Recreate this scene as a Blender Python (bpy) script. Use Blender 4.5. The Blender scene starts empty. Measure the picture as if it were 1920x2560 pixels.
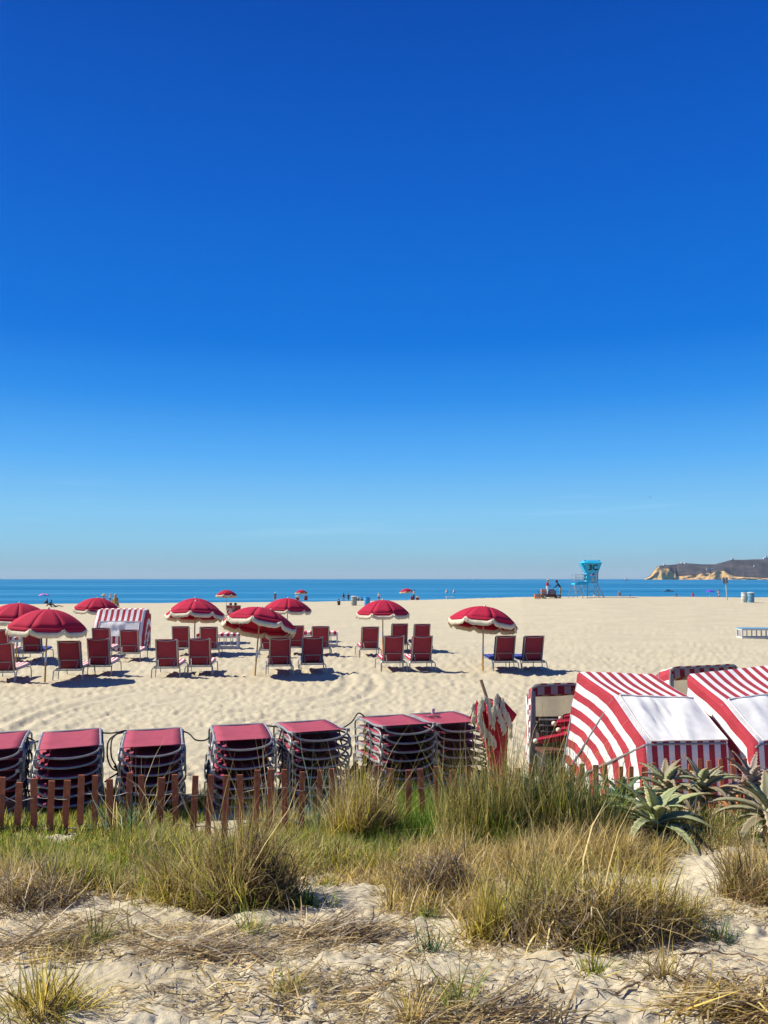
import bpy, bmesh, math, random
import numpy as np
from mathutils import Vector, Matrix, Euler
R = math.radians
PI = math.pi
rnd = random.Random(7)
rng = np.random.default_rng(11)
sc = bpy.context.scene
COL = sc.collection

# ------------------------------------------------------------------ camera geometry (photo pixels 1920 x 2560)
F = 2145.0
HZ = 1447.0
CAMZ = 2.52
PITCH = math.atan((HZ - 1280) / F)
def ray(px, py):
    x = (px - 960) / F; y = (1280 - py) / F
    c, s = math.cos(PITCH), math.sin(PITCH)
    return Vector((x, c - y * s, s + y * c))
def at(px, py, d):
    r = ray(px, py); k = d / r.y
    return Vector((r.x * k, d, CAMZ + r.z * k))

# ------------------------------------------------------------------ numpy noise
def hsh(ix, iy, s):
    v = np.sin(ix * 127.1 + iy * 311.7 + s * 74.7) * 43758.5453
    return v - np.floor(v)
def vnoise(x, y, s=0):
    ix = np.floor(x); iy = np.floor(y); fx = x - ix; fy = y - iy
    ux = fx * fx * (3 - 2 * fx); uy = fy * fy * (3 - 2 * fy)
    a = hsh(ix, iy, s); b = hsh(ix + 1, iy, s); c = hsh(ix, iy + 1, s); d = hsh(ix + 1, iy + 1, s)
    return (a * (1 - ux) + b * ux) * (1 - uy) + (c * (1 - ux) + d * ux) * uy - 0.5
def fbm(x, y, s=0, o=4):
    r = 0; a = 1.0
    for i in range(o):
        r = r + a * vnoise(x * 2 ** i + 3.7 * i, y * 2 ** i - 1.3 * i, s + i); a *= 0.5
    return r
def sstep(a, b, v):
    t = np.clip((v - a) / (b - a), 0, 1); return t * t * (3 - 2 * t)

# ------------------------------------------------------------------ terrain
AA = [-.6, -.45, -.12, 0, .16, .25, .44, .7]
YC = [140, 140, 140, 130, 95, 88, 88, 90]
HC = [-1.66, -1.62, -1.22, -.75, .53, .76, .66, .55]
SEA = -1.8
def tbase(x, y):
    x = np.asarray(x, float); y = np.asarray(y, float)
    a = np.clip(x / np.maximum(y, 5), -.6, .7)
    yc = np.interp(a, AA, YC); hc = np.interp(a, AA, HC)
    t = np.clip((y - 28) / (yc - 28), 0, 1)
    z = hc * (t ** 1.25)
    z = np.where(y > yc, np.maximum(hc - .04 * (y - yc), -6.0), z)
    sh = np.clip(x, -1, 5) * .12
    dz = np.interp(y - sh, [-12, 2, 3.2, 4.2, 5.6, 7.2, 8.3, 9.2, 9.8], [1.05, 1.0, .95, .84, .66, .42, .16, .03, 0])
    return z + dz
def tsoft(x, y):
    x = np.asarray(x, float); y = np.asarray(y, float)
    m = 1 - sstep(8.2, 9.8, y)
    z = tbase(x, y) + m * (.10 * fbm(x * .9 + 5, y * .9, 3, 3))
    far = sstep(9, 11, y)
    z = z + far * (.05 * fbm(x * .35, y * .22, 9, 2))
    return z
def gz(x, y):
    return float(tsoft(x, y))
def gp(px, py):
    """first point where the ray through a photo pixel meets the ground"""
    r = ray(px, py); lo = 2.0; d = 2.0
    while d < 400:
        p = r * (d / r.y)
        if CAMZ + p.z < gz(p.x, d): break
        lo = d; d *= 1.01
    for _ in range(30):
        m = (lo + d) / 2; p = r * (m / r.y)
        if CAMZ + p.z < gz(p.x, m): d = m
        else: lo = m
    p = r * (d / r.y)
    return Vector((p.x, d, gz(p.x, d)))
def stand(px, py_top, h, lo=30):
    """ground point where something h tall has its top on the ray through a photo pixel"""
    r = ray(px, py_top); d = 166.0
    while d > lo:
        p = r * (d / r.y)
        if gz(p.x, d) > -1.85 and abs(CAMZ + p.z - gz(p.x, d) - h) < .03: break
        d -= .25
    else:
        # nobody that tall fits on the dry sand there: they stand in the shallows
        d = 210.0
        while d > lo:
            p = r * (d / r.y)
            if abs(CAMZ + p.z - gz(p.x, d) - h) < .03: break
            d -= .25
    p = r * (d / r.y)
    return Vector((p.x, d, gz(p.x, d)))

# ------------------------------------------------------------------ materials
def _nodes(name):
    m = bpy.data.materials.new(name); m.use_nodes = True
    nt = m.node_tree; b = nt.nodes['Principled BSDF']
    return m, nt, b
def N(nt, t, **kw):
    n = nt.nodes.new(t)
    for k, v in kw.items(): setattr(n, k, v)
    return n
def noise(nt, scale, detail=4, rough=.6, coord='Object', vec=None, mapping=None):
    n = N(nt, 'ShaderNodeTexNoise'); n.inputs['Scale'].default_value = scale
    n.inputs['Detail'].default_value = detail; n.inputs['Roughness'].default_value = rough
    if vec is None:
        tc = N(nt, 'ShaderNodeTexCoord'); vec = tc.outputs[coord]
    if mapping:
        mp = N(nt, 'ShaderNodeMapping'); mp.inputs['Scale'].default_value = mapping
        nt.links.new(vec, mp.inputs[0]); vec = mp.outputs[0]
    nt.links.new(vec, n.inputs['Vector'])
    return n
def ramp(nt, src, stops, interp='LINEAR'):
    r = N(nt, 'ShaderNodeValToRGB'); r.color_ramp.interpolation = interp
    el = r.color_ramp.elements
    while len(el) > 1: el.remove(el[-1])
    for i, (p, c) in enumerate(stops):
        e = el[0] if i == 0 else el.new(p)
        e.position = p; e.color = (*c, 1) if len(c) == 3 else c
    nt.links.new(src, r.inputs[0]); return r
def bump(nt, b, src, strength, dist=.01, prev=None):
    u = N(nt, 'ShaderNodeBump'); u.inputs['Strength'].default_value = strength; u.inputs['Distance'].default_value = dist
    nt.links.new(src, u.inputs['Height'])
    if prev: nt.links.new(prev.outputs[0], u.inputs['Normal'])
    nt.links.new(u.outputs[0], b.inputs['Normal']); return u
def mat(name, c, rough=.6, var=.18, scale=14, metal=0, bmp=0, bscale=60, spec=.4):
    m, nt, b = _nodes(name)
    n = noise(nt, scale, 5)
    lo = tuple(x * (1 - var) for x in c); hi = tuple(min(1, x * (1 + var)) for x in c)
    r = ramp(nt, n.outputs[0], [(.3, lo), (.7, hi)])
    nt.links.new(r.outputs[0], b.inputs['Base Color'])
    b.inputs['Roughness'].default_value = rough; b.inputs['Metallic'].default_value = metal
    b.inputs['Specular IOR Level'].default_value = spec
    if bmp:
        n2 = noise(nt, bscale, 3); bump(nt, b, n2.outputs[0], bmp, .01)
    return m
def cloth(name, c, var=.12, trans=.15, bmp=.25, bscale=7):
    m, nt, b = _nodes(name)
    n = noise(nt, 5, 4)
    r = ramp(nt, n.outputs[0], [(.3, tuple(x * (1 - var) for x in c)), (.72, tuple(min(1, x * (1 + var)) for x in c))])
    nt.links.new(r.outputs[0], b.inputs['Base Color'])
    b.inputs['Roughness'].default_value = .85; b.inputs['Specular IOR Level'].default_value = .15
    n2 = noise(nt, bscale, 3); bump(nt, b, n2.outputs[0], bmp, .03)
    _translucent(nt, b, r.outputs[0], trans)
    return m
def _translucent(nt, b, colsock, k):
    t = N(nt, 'ShaderNodeBsdfTranslucent'); nt.links.new(colsock, t.inputs[0])
    mx = N(nt, 'ShaderNodeMixShader'); mx.inputs[0].default_value = k
    out = nt.nodes['Material Output']
    nt.links.new(b.outputs[0], mx.inputs[1]); nt.links.new(t.outputs[0], mx.inputs[2]); nt.links.new(mx.outputs[0], out.inputs[0])
def striped(name, ca, cb, duty=.5, trans=.12, bmp=.35):
    """two-colour woven stripes along the cloth's own u coordinate"""
    m, nt, b = _nodes(name)
    tc = N(nt, 'ShaderNodeTexCoord'); sep = N(nt, 'ShaderNodeSeparateXYZ'); nt.links.new(tc.outputs['UV'], sep.inputs[0])
    fr = N(nt, 'ShaderNodeMath', operation='FRACT'); nt.links.new(sep.outputs[0], fr.inputs[0])
    lt = N(nt, 'ShaderNodeMath', operation='LESS_THAN'); nt.links.new(fr.outputs[0], lt.inputs[0]); lt.inputs[1].default_value = duty
    n = noise(nt, 3.5, 4)
    ra = ramp(nt, n.outputs[0], [(.3, tuple(x * .86 for x in ca)), (.7, tuple(min(1, x * 1.1) for x in ca))])
    rb = ramp(nt, n.outputs[0], [(.3, tuple(x * .92 for x in cb)), (.7, tuple(min(.9, x * 1.05) for x in cb))])
    mx = N(nt, 'ShaderNodeMix', data_type='RGBA')
    nt.links.new(lt.outputs[0], mx.inputs[0]); nt.links.new(rb.outputs[0], mx.inputs[6]); nt.links.new(ra.outputs[0], mx.inputs[7])
    nt.links.new(mx.outputs[2], b.inputs['Base Color'])
    b.inputs['Roughness'].default_value = .85; b.inputs['Specular IOR Level'].default_value = .15
    n2 = noise(nt, 5, 3); bump(nt, b, n2.outputs[0], bmp, .05)
    _translucent(nt, b, mx.outputs[2], trans)
    return m
def leafmat(name, trans=.3, rough=.55):
    m, nt, b = _nodes(name)
    a = N(nt, 'ShaderNodeAttribute'); a.attribute_name = 'tint'
    nt.links.new(a.outputs['Color'], b.inputs['Base Color'])
    b.inputs['Roughness'].default_value = rough; b.inputs['Specular IOR Level'].default_value = .3
    _translucent(nt, b, a.outputs['Color'], trans)
    return m

RED = (.44, .016, .036)
M = {}
M['canopy'] = cloth('red_canopy_cloth', (.36, .014, .042), var=.06, trans=.05, bmp=.06, bscale=4)
M['fringe'] = cloth('cream_fringe', (.70, .62, .46), trans=.2, bmp=.5, bscale=30)
M['sling'] = cloth('red_sling_mesh', (.36, .05, .07), trans=.25, bmp=.15, bscale=20)
M['slingtop'] = cloth('sunbleached_red_sling', (.30, .055, .082), trans=.0, bmp=.2, bscale=8)
M['alu'] = mat('brushed_aluminium_tube', (.30, .30, .30), .4, .15, metal=.6)
M['alud'] = mat('weathered_grey_tube', (.25, .25, .255), .5, .2, metal=.2)
M['wood'] = mat('varnished_pole', (.5, .27, .06), .45)
M['polew'] = mat('pale_wooden_pole', (.33, .22, .12), .5)
M['sleeve'] = mat('silver_pole_sleeve', (.4, .45, .55), .35, metal=.4)
M['white'] = mat('white_paint', (.60, .59, .56), .5, .08)
M['black'] = mat('black_rubber', (.012, .012, .013), .6)
M['dark'] = mat('dark_charcoal', (.03, .03, .035), .6)
M['navy'] = cloth('navy_cloth', (.012, .016, .04), trans=0)
M['stripe'] = striped('red_white_canvas', (.40, .045, .06), (.78, .76, .73), .5)
M['cushion'] = striped('striped_cushion_cloth', (.45, .03, .05), (.72, .68, .64), .5, trans=0)
M['shadeblue'] = striped('shade_blue_pad_cloth', (.02, .03, .18), (.10, .11, .34), .6, trans=0)  # pad stripes as they look in shade, the shade put into the blue
M['beige'] = cloth('beige_canvas', (.50, .43, .31), trans=.6, bmp=.3, bscale=5)
M['picket'] = mat('red_brown_picket_paint', (.40, .115, .05), .75, .35, 25, bmp=.5, bscale=90)
M['wire'] = mat('galvanised_wire', (.2, .18, .15), .6, metal=.2)
M['ball'] = mat('cream_ball', (.7, .6, .42), .5)
M['towerblue'] = mat('sky_blue_paint', (.018, .40, .64), .5, .07, 3)
M['towerdeep'] = mat('deeper_blue_paint', (.012, .25, .50), .5, .07, 3)
M['glassdark'] = mat('dark_window_glass', (.02, .08, .12), .1)
M['steel'] = mat('grey_steel_leg', (.32, .33, .33), .45, metal=.5)
M['crate'] = mat('orange_wooden_crate', (.46, .16, .03), .8, .3, 20)
M['crater'] = mat('reddish_wooden_crate', (.19, .045, .018), .8, .3, 20)
M['cart'] = mat('dark_brown_cart_deck', (.10, .035, .025), .7)
M['letter'] = mat('black_lettering', (.012, .012, .014), .6)
M['emblem'] = mat('royal_blue_emblem', (.01, .04, .30), .5)
M['notice'] = mat('beige_notice', (.45, .40, .28), .7)
M['greybin'] = mat('grey_green_barrel', (.27, .29, .25), .55, .12, 4)
M['palebin'] = mat('pale_grey_barrel', (.42, .43, .40), .55, .12, 4)
M['bluebin'] = mat('bright_blue_barrel', (.03, .27, .56), .45, .1, 4)
M['bluegreybin'] = mat('faded_blue_barrel', (.10, .26, .38), .5, .1, 4)
M['sign'] = mat('grey_sign_back', (.20, .21, .22), .5)
M['leaf'] = leafmat('grass_blade', .48)
M['aloe'] = leafmat('aloe_leaf', .22, .5)
M['stem'] = mat('dry_plant_stem', (.17, .11, .06), .9, .4, 30)

# ------------------------------------------------------------------ mesh builder
class MB:
    def __init__(s): s.v = []; s.f = []; s.mi = []; s.uv = []
    def add(s, vs, fs, m=0, uvs=None):
        o = len(s.v); s.v += [tuple(v) for v in vs]
        for k, f in enumerate(fs):
            s.f.append(tuple(i + o for i in f)); s.mi.append(m)
            s.uv.append(uvs[k] if uvs else None)
        return s
    def box(s, c, d, rot=None, m=0):
        c = Vector(c); hx, hy, hz = d[0] / 2, d[1] / 2, d[2] / 2
        vs = [Vector((x, y, z)) for x in (-hx, hx) for y in (-hy, hy) for z in (-hz, hz)]
        if rot is not None:
            q = rot if isinstance(rot, Matrix) else Euler(rot).to_matrix()
            vs = [q @ v for v in vs]
        return s.add([v + c for v in vs], [(0, 1, 3, 2), (4, 6, 7, 5), (0, 4, 5, 1), (2, 3, 7, 6), (0, 2, 6, 4), (1, 5, 7, 3)], m)
    def tube(s, pts, r, n=6, m=0, caps=True):
        pts = [Vector(p) for p in pts]; k = len(pts)
        rs = r if isinstance(r, (list, tuple)) else [r] * k
        vs = []; up = None
        for i, p in enumerate(pts):
            t = (pts[min(i + 1, k - 1)] - pts[max(i - 1, 0)])
            t = t.normalized() if t.length > 1e-9 else Vector((0, 0, 1))
            if up is None:
                a = Vector((0, 0, 1)) if abs(t.z) < .9 else Vector((1, 0, 0))
                up = (a - t * a.dot(t)).normalized()
            else:
                up = (up - t * up.dot(t)); up = up.normalized() if up.length > 1e-6 else t.orthogonal().normalized()
            w = t.cross(up)
            for j in range(n):
                a = 2 * PI * j / n
                vs.append(p + (up * math.cos(a) + w * math.sin(a)) * rs[i])
        fs = [(i * n + j, i * n + (j + 1) % n, (i + 1) * n + (j + 1) % n, (i + 1) * n + j) for i in range(k - 1) for j in range(n)]
        if caps: fs += [tuple(range(n))[::-1], tuple((k - 1) * n + j for j in range(n))]
        return s.add(vs, fs, m)
    def lathe(s, prof, n=16, c=(0, 0, 0), m=0, mx=None):
        vs = []; c = Vector(c)
        for r, z in prof:
            for j in range(n):
                a = 2 * PI * j / n; v = Vector((r * math.cos(a), r * math.sin(a), z))
                if mx is not None: v = mx @ v
                vs.append(v + c)
        k = len(prof)
        fs = [(i * n + j, i * n + (j + 1) % n, (i + 1) * n + (j + 1) % n, (i + 1) * n + j) for i in range(k - 1) for j in range(n)]
        fs += [tuple(range(n))[::-1], tuple((k - 1) * n + j for j in range(n))]
        return s.add(vs, fs, m)
    def grid(s, P, m=0, U=None):
        """P[i][j] points, U[i][j] uv"""
        a = len(P); b = len(P[0]); vs = [p for row in P for p in row]; fs = []; uvs = [] if U else None
        for i in range(a - 1):
            for j in range(b - 1):
                fs.append((i * b + j, i * b + j + 1, (i + 1) * b + j + 1, (i + 1) * b + j))
                if U: uvs.append((U[i][j], U[i][j + 1], U[i + 1][j + 1], U[i + 1][j]))
        return s.add(vs, fs, m, uvs)
    def build(s, name, mats, parent=None, smooth=40, solid=0, bevel=0):
        me = bpy.data.meshes.new(name); me.from_pydata(s.v, [], s.f)
        if not isinstance(mats, (list, tuple)): mats = [mats]
        for m in mats: me.materials.append(m)
        if len(mats) > 1: me.polygons.foreach_set('material_index', s.mi)
        if any(u is not None for u in s.uv):
            ul = me.uv_layers.new(name='UVMap'); d = []
            for f, u in zip(s.f, s.uv):
                for k in range(len(f)): d += (u[k] if u else (0.75, 0.5))
            ul.data.foreach_set('uv', d)
        if smooth:
            me.polygons.foreach_set('use_smooth', [True] * len(me.polygons))
            me.set_sharp_from_angle(angle=R(smooth))
        me.update()
        o = bpy.data.objects.new(name, me); COL.objects.link(o)
        if parent: o.parent = parent
        if solid:
            md = o.modifiers.new('thickness', 'SOLIDIFY'); md.thickness = solid; md.offset = -1
        if bevel:
            md = o.modifiers.new('edge', 'BEVEL'); md.width = bevel; md.segments = 2
        return o
def tag(o, label=None, cat=None, group=None, kind=None):
    if label: o['label'] = label
    if cat: o['category'] = cat
    if group: o['group'] = group
    if kind: o['kind'] = kind
    return o
def thing(name, label, cat, loc=(0, 0, 0), rotz=0, group=None):
    o = bpy.data.objects.new(name, None); COL.objects.link(o); o.empty_display_size = .2
    o.location = loc; o.rotation_euler = (0, 0, rotz)
    return tag(o, label, cat, group)
def dup(o, parent=None):
    c = o.copy(); COL.objects.link(c)
    if parent: c.parent = parent
    for ch in list(o.children): dup(ch, c)
    return c
def lerp(a, b, t): return Vector(a) * (1 - t) + Vector(b) * t
def arc(pts, n=5):
    """smooth a polyline (Catmull-Rom)"""
    P = [Vector(p) for p in pts]; out = []
    for i in range(len(P) - 1):
        p0 = P[max(i - 1, 0)]; p1 = P[i]; p2 = P[i + 1]; p3 = P[min(i + 2, len(P) - 1)]
        for k in range(n):
            t = k / n
            out.append(.5 * ((2 * p1) + (p2 - p0) * t + (2 * p0 - 5 * p1 + 4 * p2 - p3) * t * t + (3 * p1 - p0 - 3 * p2 + p3) * t ** 3))
    return out + [P[-1]]
# ------------------------------------------------------------------ camera, sky, sun
cam = bpy.data.cameras.new('camera'); co = bpy.data.objects.new('camera', cam); COL.objects.link(co)
cam.sensor_width = 36; cam.lens = 36 * F / 2560; cam.clip_start = .05; cam.clip_end = 60000
co.location = (0, 0, CAMZ); co.rotation_euler = (PI / 2 + PITCH, 0, 0); sc.camera = co
SUN = Vector((-1, .16, .98)).normalized()
sl = bpy.data.lights.new('sun', 'SUN'); sl.energy = 4.6; sl.angle = R(.5); sl.color = (1, .945, .83)
so = bpy.data.objects.new('sun', sl); COL.objects.link(so); so.rotation_euler = SUN.to_track_quat('Z', 'Y').to_euler(); so.location = (-20, 5, 30)
w = bpy.data.worlds.new('World'); sc.world = w; w.use_nodes = True
nt = w.node_tree; bg = nt.nodes['Background']; bg.inputs[1].default_value = .1
sky = N(nt, 'ShaderNodeTexSky'); sky.sky_type = 'NISHITA'; sky.sun_disc = False
sky.sun_elevation = math.asin(SUN.z); sky.sun_rotation = math.atan2(SUN.x, SUN.y) % (2 * PI)
sky.air_density = 1.0; sky.dust_density = .4; sky.ozone_density = 4
tc = N(nt, 'ShaderNodeTexCoord'); sp = N(nt, 'ShaderNodeSeparateXYZ'); nt.links.new(tc.outputs['Generated'], sp.inputs[0])
# clear marine air: deep blue overhead, paling to a grey band at the horizon
SK = [(0, (.29, .42, .48)), (.014, (.28, .47, .58)), (.04, (.25, .54, .74)), (.075, (.215, .54, .84)), (.138, (.09, .40, .87)), (.206, (.02, .255, .78)),
      (.271, (.001, .168, .69)), (.414, (0, .113, .58)), (.578, (0, .066, .42)), (.66, (.02, .08, .40)), (1, (.08, .14, .40))]
rp = ramp(nt, sp.outputs[2], SK)
# faint high cirrus wisps low in the sky
mpw = N(nt, 'ShaderNodeMapping'); mpw.inputs['Scale'].default_value = (2.2, 2.2, 40); nt.links.new(tc.outputs['Generated'], mpw.inputs[0])
nw = N(nt, 'ShaderNodeTexNoise'); nw.inputs['Scale'].default_value = 2.0; nw.inputs['Detail'].default_value = 5; nt.links.new(mpw.outputs[0], nw.inputs[0])
rw = ramp(nt, nw.outputs[0], [(.58, (0, 0, 0)), (.85, (.08, .08, .08))])
rm = ramp(nt, sp.outputs[2], [(.02, (0, 0, 0)), (.07, (1, 1, 1)), (.13, (0, 0, 0))])
wm = N(nt, 'ShaderNodeMix', data_type='RGBA', blend_type='MULTIPLY'); wm.inputs[0].default_value = 1
nt.links.new(rw.outputs[0], wm.inputs[6]); nt.links.new(rm.outputs[0], wm.inputs[7])
wa = N(nt, 'ShaderNodeMix', data_type='RGBA', blend_type='ADD'); wa.inputs[0].default_value = 1
nt.links.new(rp.outputs[0], wa.inputs[6]); nt.links.new(wm.outputs[2], wa.inputs[7])
sc10 = N(nt, 'ShaderNodeMix', data_type='RGBA', blend_type='MULTIPLY'); sc10.inputs[0].default_value = 1; sc10.clamp_result = False
nt.links.new(wa.outputs[2], sc10.inputs[6]); sc10.inputs[7].default_value = (5.9, 5.9, 5.9, 1)
mixs = N(nt, 'ShaderNodeMix', data_type='RGBA'); mixs.inputs[0].default_value = .985
nt.links.new(sky.outputs[0], mixs.inputs[6]); nt.links.new(sc10.outputs[2], mixs.inputs[7])
nt.links.new(mixs.outputs[2], bg.inputs[0])
vs = sc.view_settings; vs.view_transform = 'Standard'; vs.look = 'None'; vs.gamma = 1; vs.exposure = 0.84; vs.use_curve_mapping = False
sc.cycles.max_bounces = 6; sc.cycles.diffuse_bounces = 3; sc.cycles.transparent_max_bounces = 4
sc.cycles.use_denoising = True

# ------------------------------------------------------------------ ground sheet
def sandmat():
    m, nt, b = _nodes('beach_sand')
    geo = N(nt, 'ShaderNodeNewGeometry'); sep = N(nt, 'ShaderNodeSeparateXYZ'); nt.links.new(geo.outputs['Position'], sep.inputs[0])
    n1 = noise(nt, .55, 5, .65, vec=geo.outputs['Position']); n2 = noise(nt, 9, 5, .7, vec=geo.outputs['Position'])
    n3 = noise(nt, 160, 3, .7, vec=geo.outputs['Position'])
    r1 = ramp(nt, n1.outputs[0], [(.3, (.435, .385, .27)), (.7, (.50, .445, .312))])
    r2 = ramp(nt, n2.outputs[0], [(.25, (.80, .79, .78)), (.7, (1.03, 1.02, 1.0))])
    r3 = ramp(nt, n3.outputs[0], [(.25, (.72, .70, .68)), (.5, (1, 1, 1)), (.75, (1.08, 1.08, 1.08))])
    a = N(nt, 'ShaderNodeMix', data_type='RGBA', blend_type='MULTIPLY'); a.inputs[0].default_value = 1
    nt.links.new(r1.outputs[0], a.inputs[6]); nt.links.new(r2.outputs[0], a.inputs[7])
    c = N(nt, 'ShaderNodeMix', data_type='RGBA', blend_type='MULTIPLY'); c.inputs[0].default_value = .8
    nt.links.new(a.outputs[2], c.inputs[6]); nt.links.new(r3.outputs[0], c.inputs[7])
    # the dune is greyer, with humus and old plant matter mixed in
    mr = N(nt, 'ShaderNodeMapRange'); mr.inputs[1].default_value = 9.2; mr.inputs[2].default_value = 7.4; nt.links.new(sep.outputs[1], mr.inputs[0])
    n4 = noise(nt, 2.3, 5, .7, vec=geo.outputs['Position'])
    r4 = ramp(nt, n4.outputs[0], [(.30, (.30, .25, .165)), (.42, (.405, .35, .24)), (.62, (.475, .415, .29))])
    d4 = N(nt, 'ShaderNodeMix', data_type='RGBA', blend_type='MULTIPLY'); d4.inputs[0].default_value = 1
    nt.links.new(r4.outputs[0], d4.inputs[6]); nt.links.new(r3.outputs[0], d4.inputs[7])
    e = N(nt, 'ShaderNodeMix', data_type='RGBA'); nt.links.new(mr.outputs[0], e.inputs[0])
    nt.links.new(c.outputs[2], e.inputs[6]); nt.links.new(d4.outputs[2], e.inputs[7])
    # wet sand by the water
    mw = N(nt, 'ShaderNodeMapRange'); mw.inputs[1].default_value = -1.62; mw.inputs[2].default_value = -1.76; nt.links.new(sep.outputs[2], mw.inputs[0])
    g = N(nt, 'ShaderNodeMix', data_type='RGBA'); nt.links.new(mw.outputs[0], g.inputs[0])
    nt.links.new(e.outputs[2], g.inputs[6]); g.inputs[7].default_value = (.10, .085, .06, 1)
    nt.links.new(g.outputs[2], b.inputs['Base Color']); b.inputs['Roughness'].default_value = .92; b.inputs['Specular IOR Level'].default_value = .1
    u = bump(nt, b, n2.outputs[0], .35, .03); bump(nt, b, n3.outputs[0], .5, .006, u)
    return m
ys = [-14, -10, -7, -4, -2, -1, 0, .6, 1.1, 1.5]
y = 1.8
while y < 160:
    ys.append(y); y += max(.012, y * y / 2000) if y < 60 else 2.4
ys += [170, 190, 220, 280, 400]
ys = np.array(ys)
ss = np.concatenate([np.array([-40, -14, -6, -3, -1.8, -1.2, -.9, -.75, -.66, -.6]), np.linspace(-.56, .56, 430), np.array([.6, .66, .75, .9, 1.2, 1.8, 3, 6, 14, 40])])
YY, SS = np.meshgrid(ys, ss, indexing='ij')
XX = SS * np.maximum(YY, 2.2)
ZZ = tsoft(XX, YY)
def dimples(x, y, cell, seed, prob=.8):
    cx = np.floor(x / cell); cy = np.floor(y / cell); out = np.zeros_like(x)
    for i in (-1, 0, 1):
        for j in (-1, 0, 1):
            gx = cx + i; gy = cy + j
            px = (gx + .15 + .7 * hsh(gx, gy, seed)) * cell; py = (gy + .15 + .7 * hsh(gx, gy, seed + 1)) * cell
            an = hsh(gx, gy, seed + 2) * 6.283; on = hsh(gx, gy, seed + 3) < prob
            am = .4 + .6 * hsh(gx, gy, seed + 4)
            dx = x - px; dy = y - py; ca = np.cos(an); sa = np.sin(an)
            u = (dx * ca + dy * sa) / (cell * .46); v = (-dx * sa + dy * ca) / (cell * .24)
            r2 = u * u + v * v
            out += np.where(on, am * (-np.exp(-r2 * 1.6) + .55 * np.exp(-(np.sqrt(r2) - 1.25) ** 2 * 5)), 0)
    return out
beach = sstep(8.6, 10.5, YY)
trod = .12 + 1.0 * sstep(-.22, .3, .5 * fbm(XX * .7, YY * .55, 23, 3) + fbm(XX * .12 + 2, YY * .10, 21, 2) + .25 * (1 - sstep(-2, 9, XX + .05 * (YY - 15))))
fade = 1 - .6 * sstep(26, 60, YY)
ZZ += beach * fade * trod * (.036 * dimples(XX, YY, .33, 31) + .032 * dimples(XX + 3, YY + 1, .20, 35, .75) + .008 * dimples(XX + 7.3, YY + 3.1, .62, 41, .7)) + beach * .012 * fbm(XX * 1.6, YY * 1.6, 51, 3)
dune = 1 - sstep(7.8, 9.2, YY)
ZZ += dune * (.030 * fbm(XX * 4.5, YY * 4.5, 61, 4) + .032 * np.abs(fbm(XX * 11, YY * 11, 71, 3)) + .010 * fbm(XX * 27, YY * 27, 75, 2) + .010 * dimples(XX, YY, .17, 81, .7))
# tyre tracks curving over the sand
def track(pxs, depth=.026, wid=.11):
    P = [at(a, b, 10) for a, b in pxs]
    P = [Vector((p.x, p.y, 0)) * (CAMZ / max(CAMZ - p.z, .1)) for p in P]
    P = [Vector((p.x, p.y, 0)) for p in arc(P, 6)]
    m = (YY > 9.5) & (YY < 30)
    x = XX[m]; yv = YY[m]; best = np.full(x.shape, 9.0)
    for a, b2 in zip(P[:-1], P[1:]):
        dx, dy = b2.x - a.x, b2.y - a.y; L = dx * dx + dy * dy + 1e-9
        t = np.clip(((x - a.x) * dx + (yv - a.y) * dy) / L, 0, 1)
        best = np.minimum(best, np.hypot(x - a.x - t * dx, yv - a.y - t * dy))
    ZZ[m] += -depth * np.exp(-(best / wid) ** 2) + depth * .8 * np.exp(-((best - wid * 2) / (wid * .8)) ** 2)
track([(560, 1812), (700, 1786), (800, 1770), (860, 1758), (893, 1748), (925, 1732), (938, 1709), (925, 1690)])
track([(560, 1782), (700, 1764), (790, 1747), (842, 1735), (862, 1720), (873, 1699), (862, 1684)])
track([(-60, 1872), (60, 1815), (160, 1775), (300, 1740), (420, 1720)])
track([(-60, 1838), (60, 1788), (160, 1752), (300, 1722)], .022)
track([(60, 1880), (230, 1800), (420, 1755), (560, 1735)], .020)
def gridmesh(name, X, Y, Z, m):
    a, b = X.shape; me = bpy.data.meshes.new(name)
    co_ = np.stack([X, Y, Z], -1).reshape(-1, 3).astype(np.float32)
    idx = np.arange(a * b).reshape(a, b)
    q = np.stack([idx[:-1, :-1], idx[:-1, 1:], idx[1:, 1:], idx[1:, :-1]], -1).reshape(-1, 4)
    fastmesh(me, co_, q)
    me.materials.append(m)
    o = bpy.data.objects.new(name, me); COL.objects.link(o); return o
def fastmesh(me, co_, quads, tris=None, smooth=True):
    nq = len(quads); ntr = 0 if tris is None else len(tris)
    me.vertices.add(len(co_)); me.vertices.foreach_set('co', co_.ravel())
    me.loops.add(nq * 4 + ntr * 3); me.polygons.add(nq + ntr)
    li = quads.ravel() if tris is None else np.concatenate([quads.ravel(), tris.ravel()])
    me.loops.foreach_set('vertex_index', li.astype(np.int32))
    st = np.arange(nq) * 4
    if ntr: st = np.concatenate([st, nq * 4 + np.arange(ntr) * 3])
    me.polygons.foreach_set('loop_start', st.astype(np.int32))
    me.polygons.foreach_set('use_smooth', np.full(nq + ntr, smooth))
    me.update(calc_edges=True); me.validate()
tag(gridmesh('ground', XX, YY, ZZ, sandmat()), 'pale trodden beach sand rising to a greyer dune in front', 'sand', kind='structure')

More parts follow.
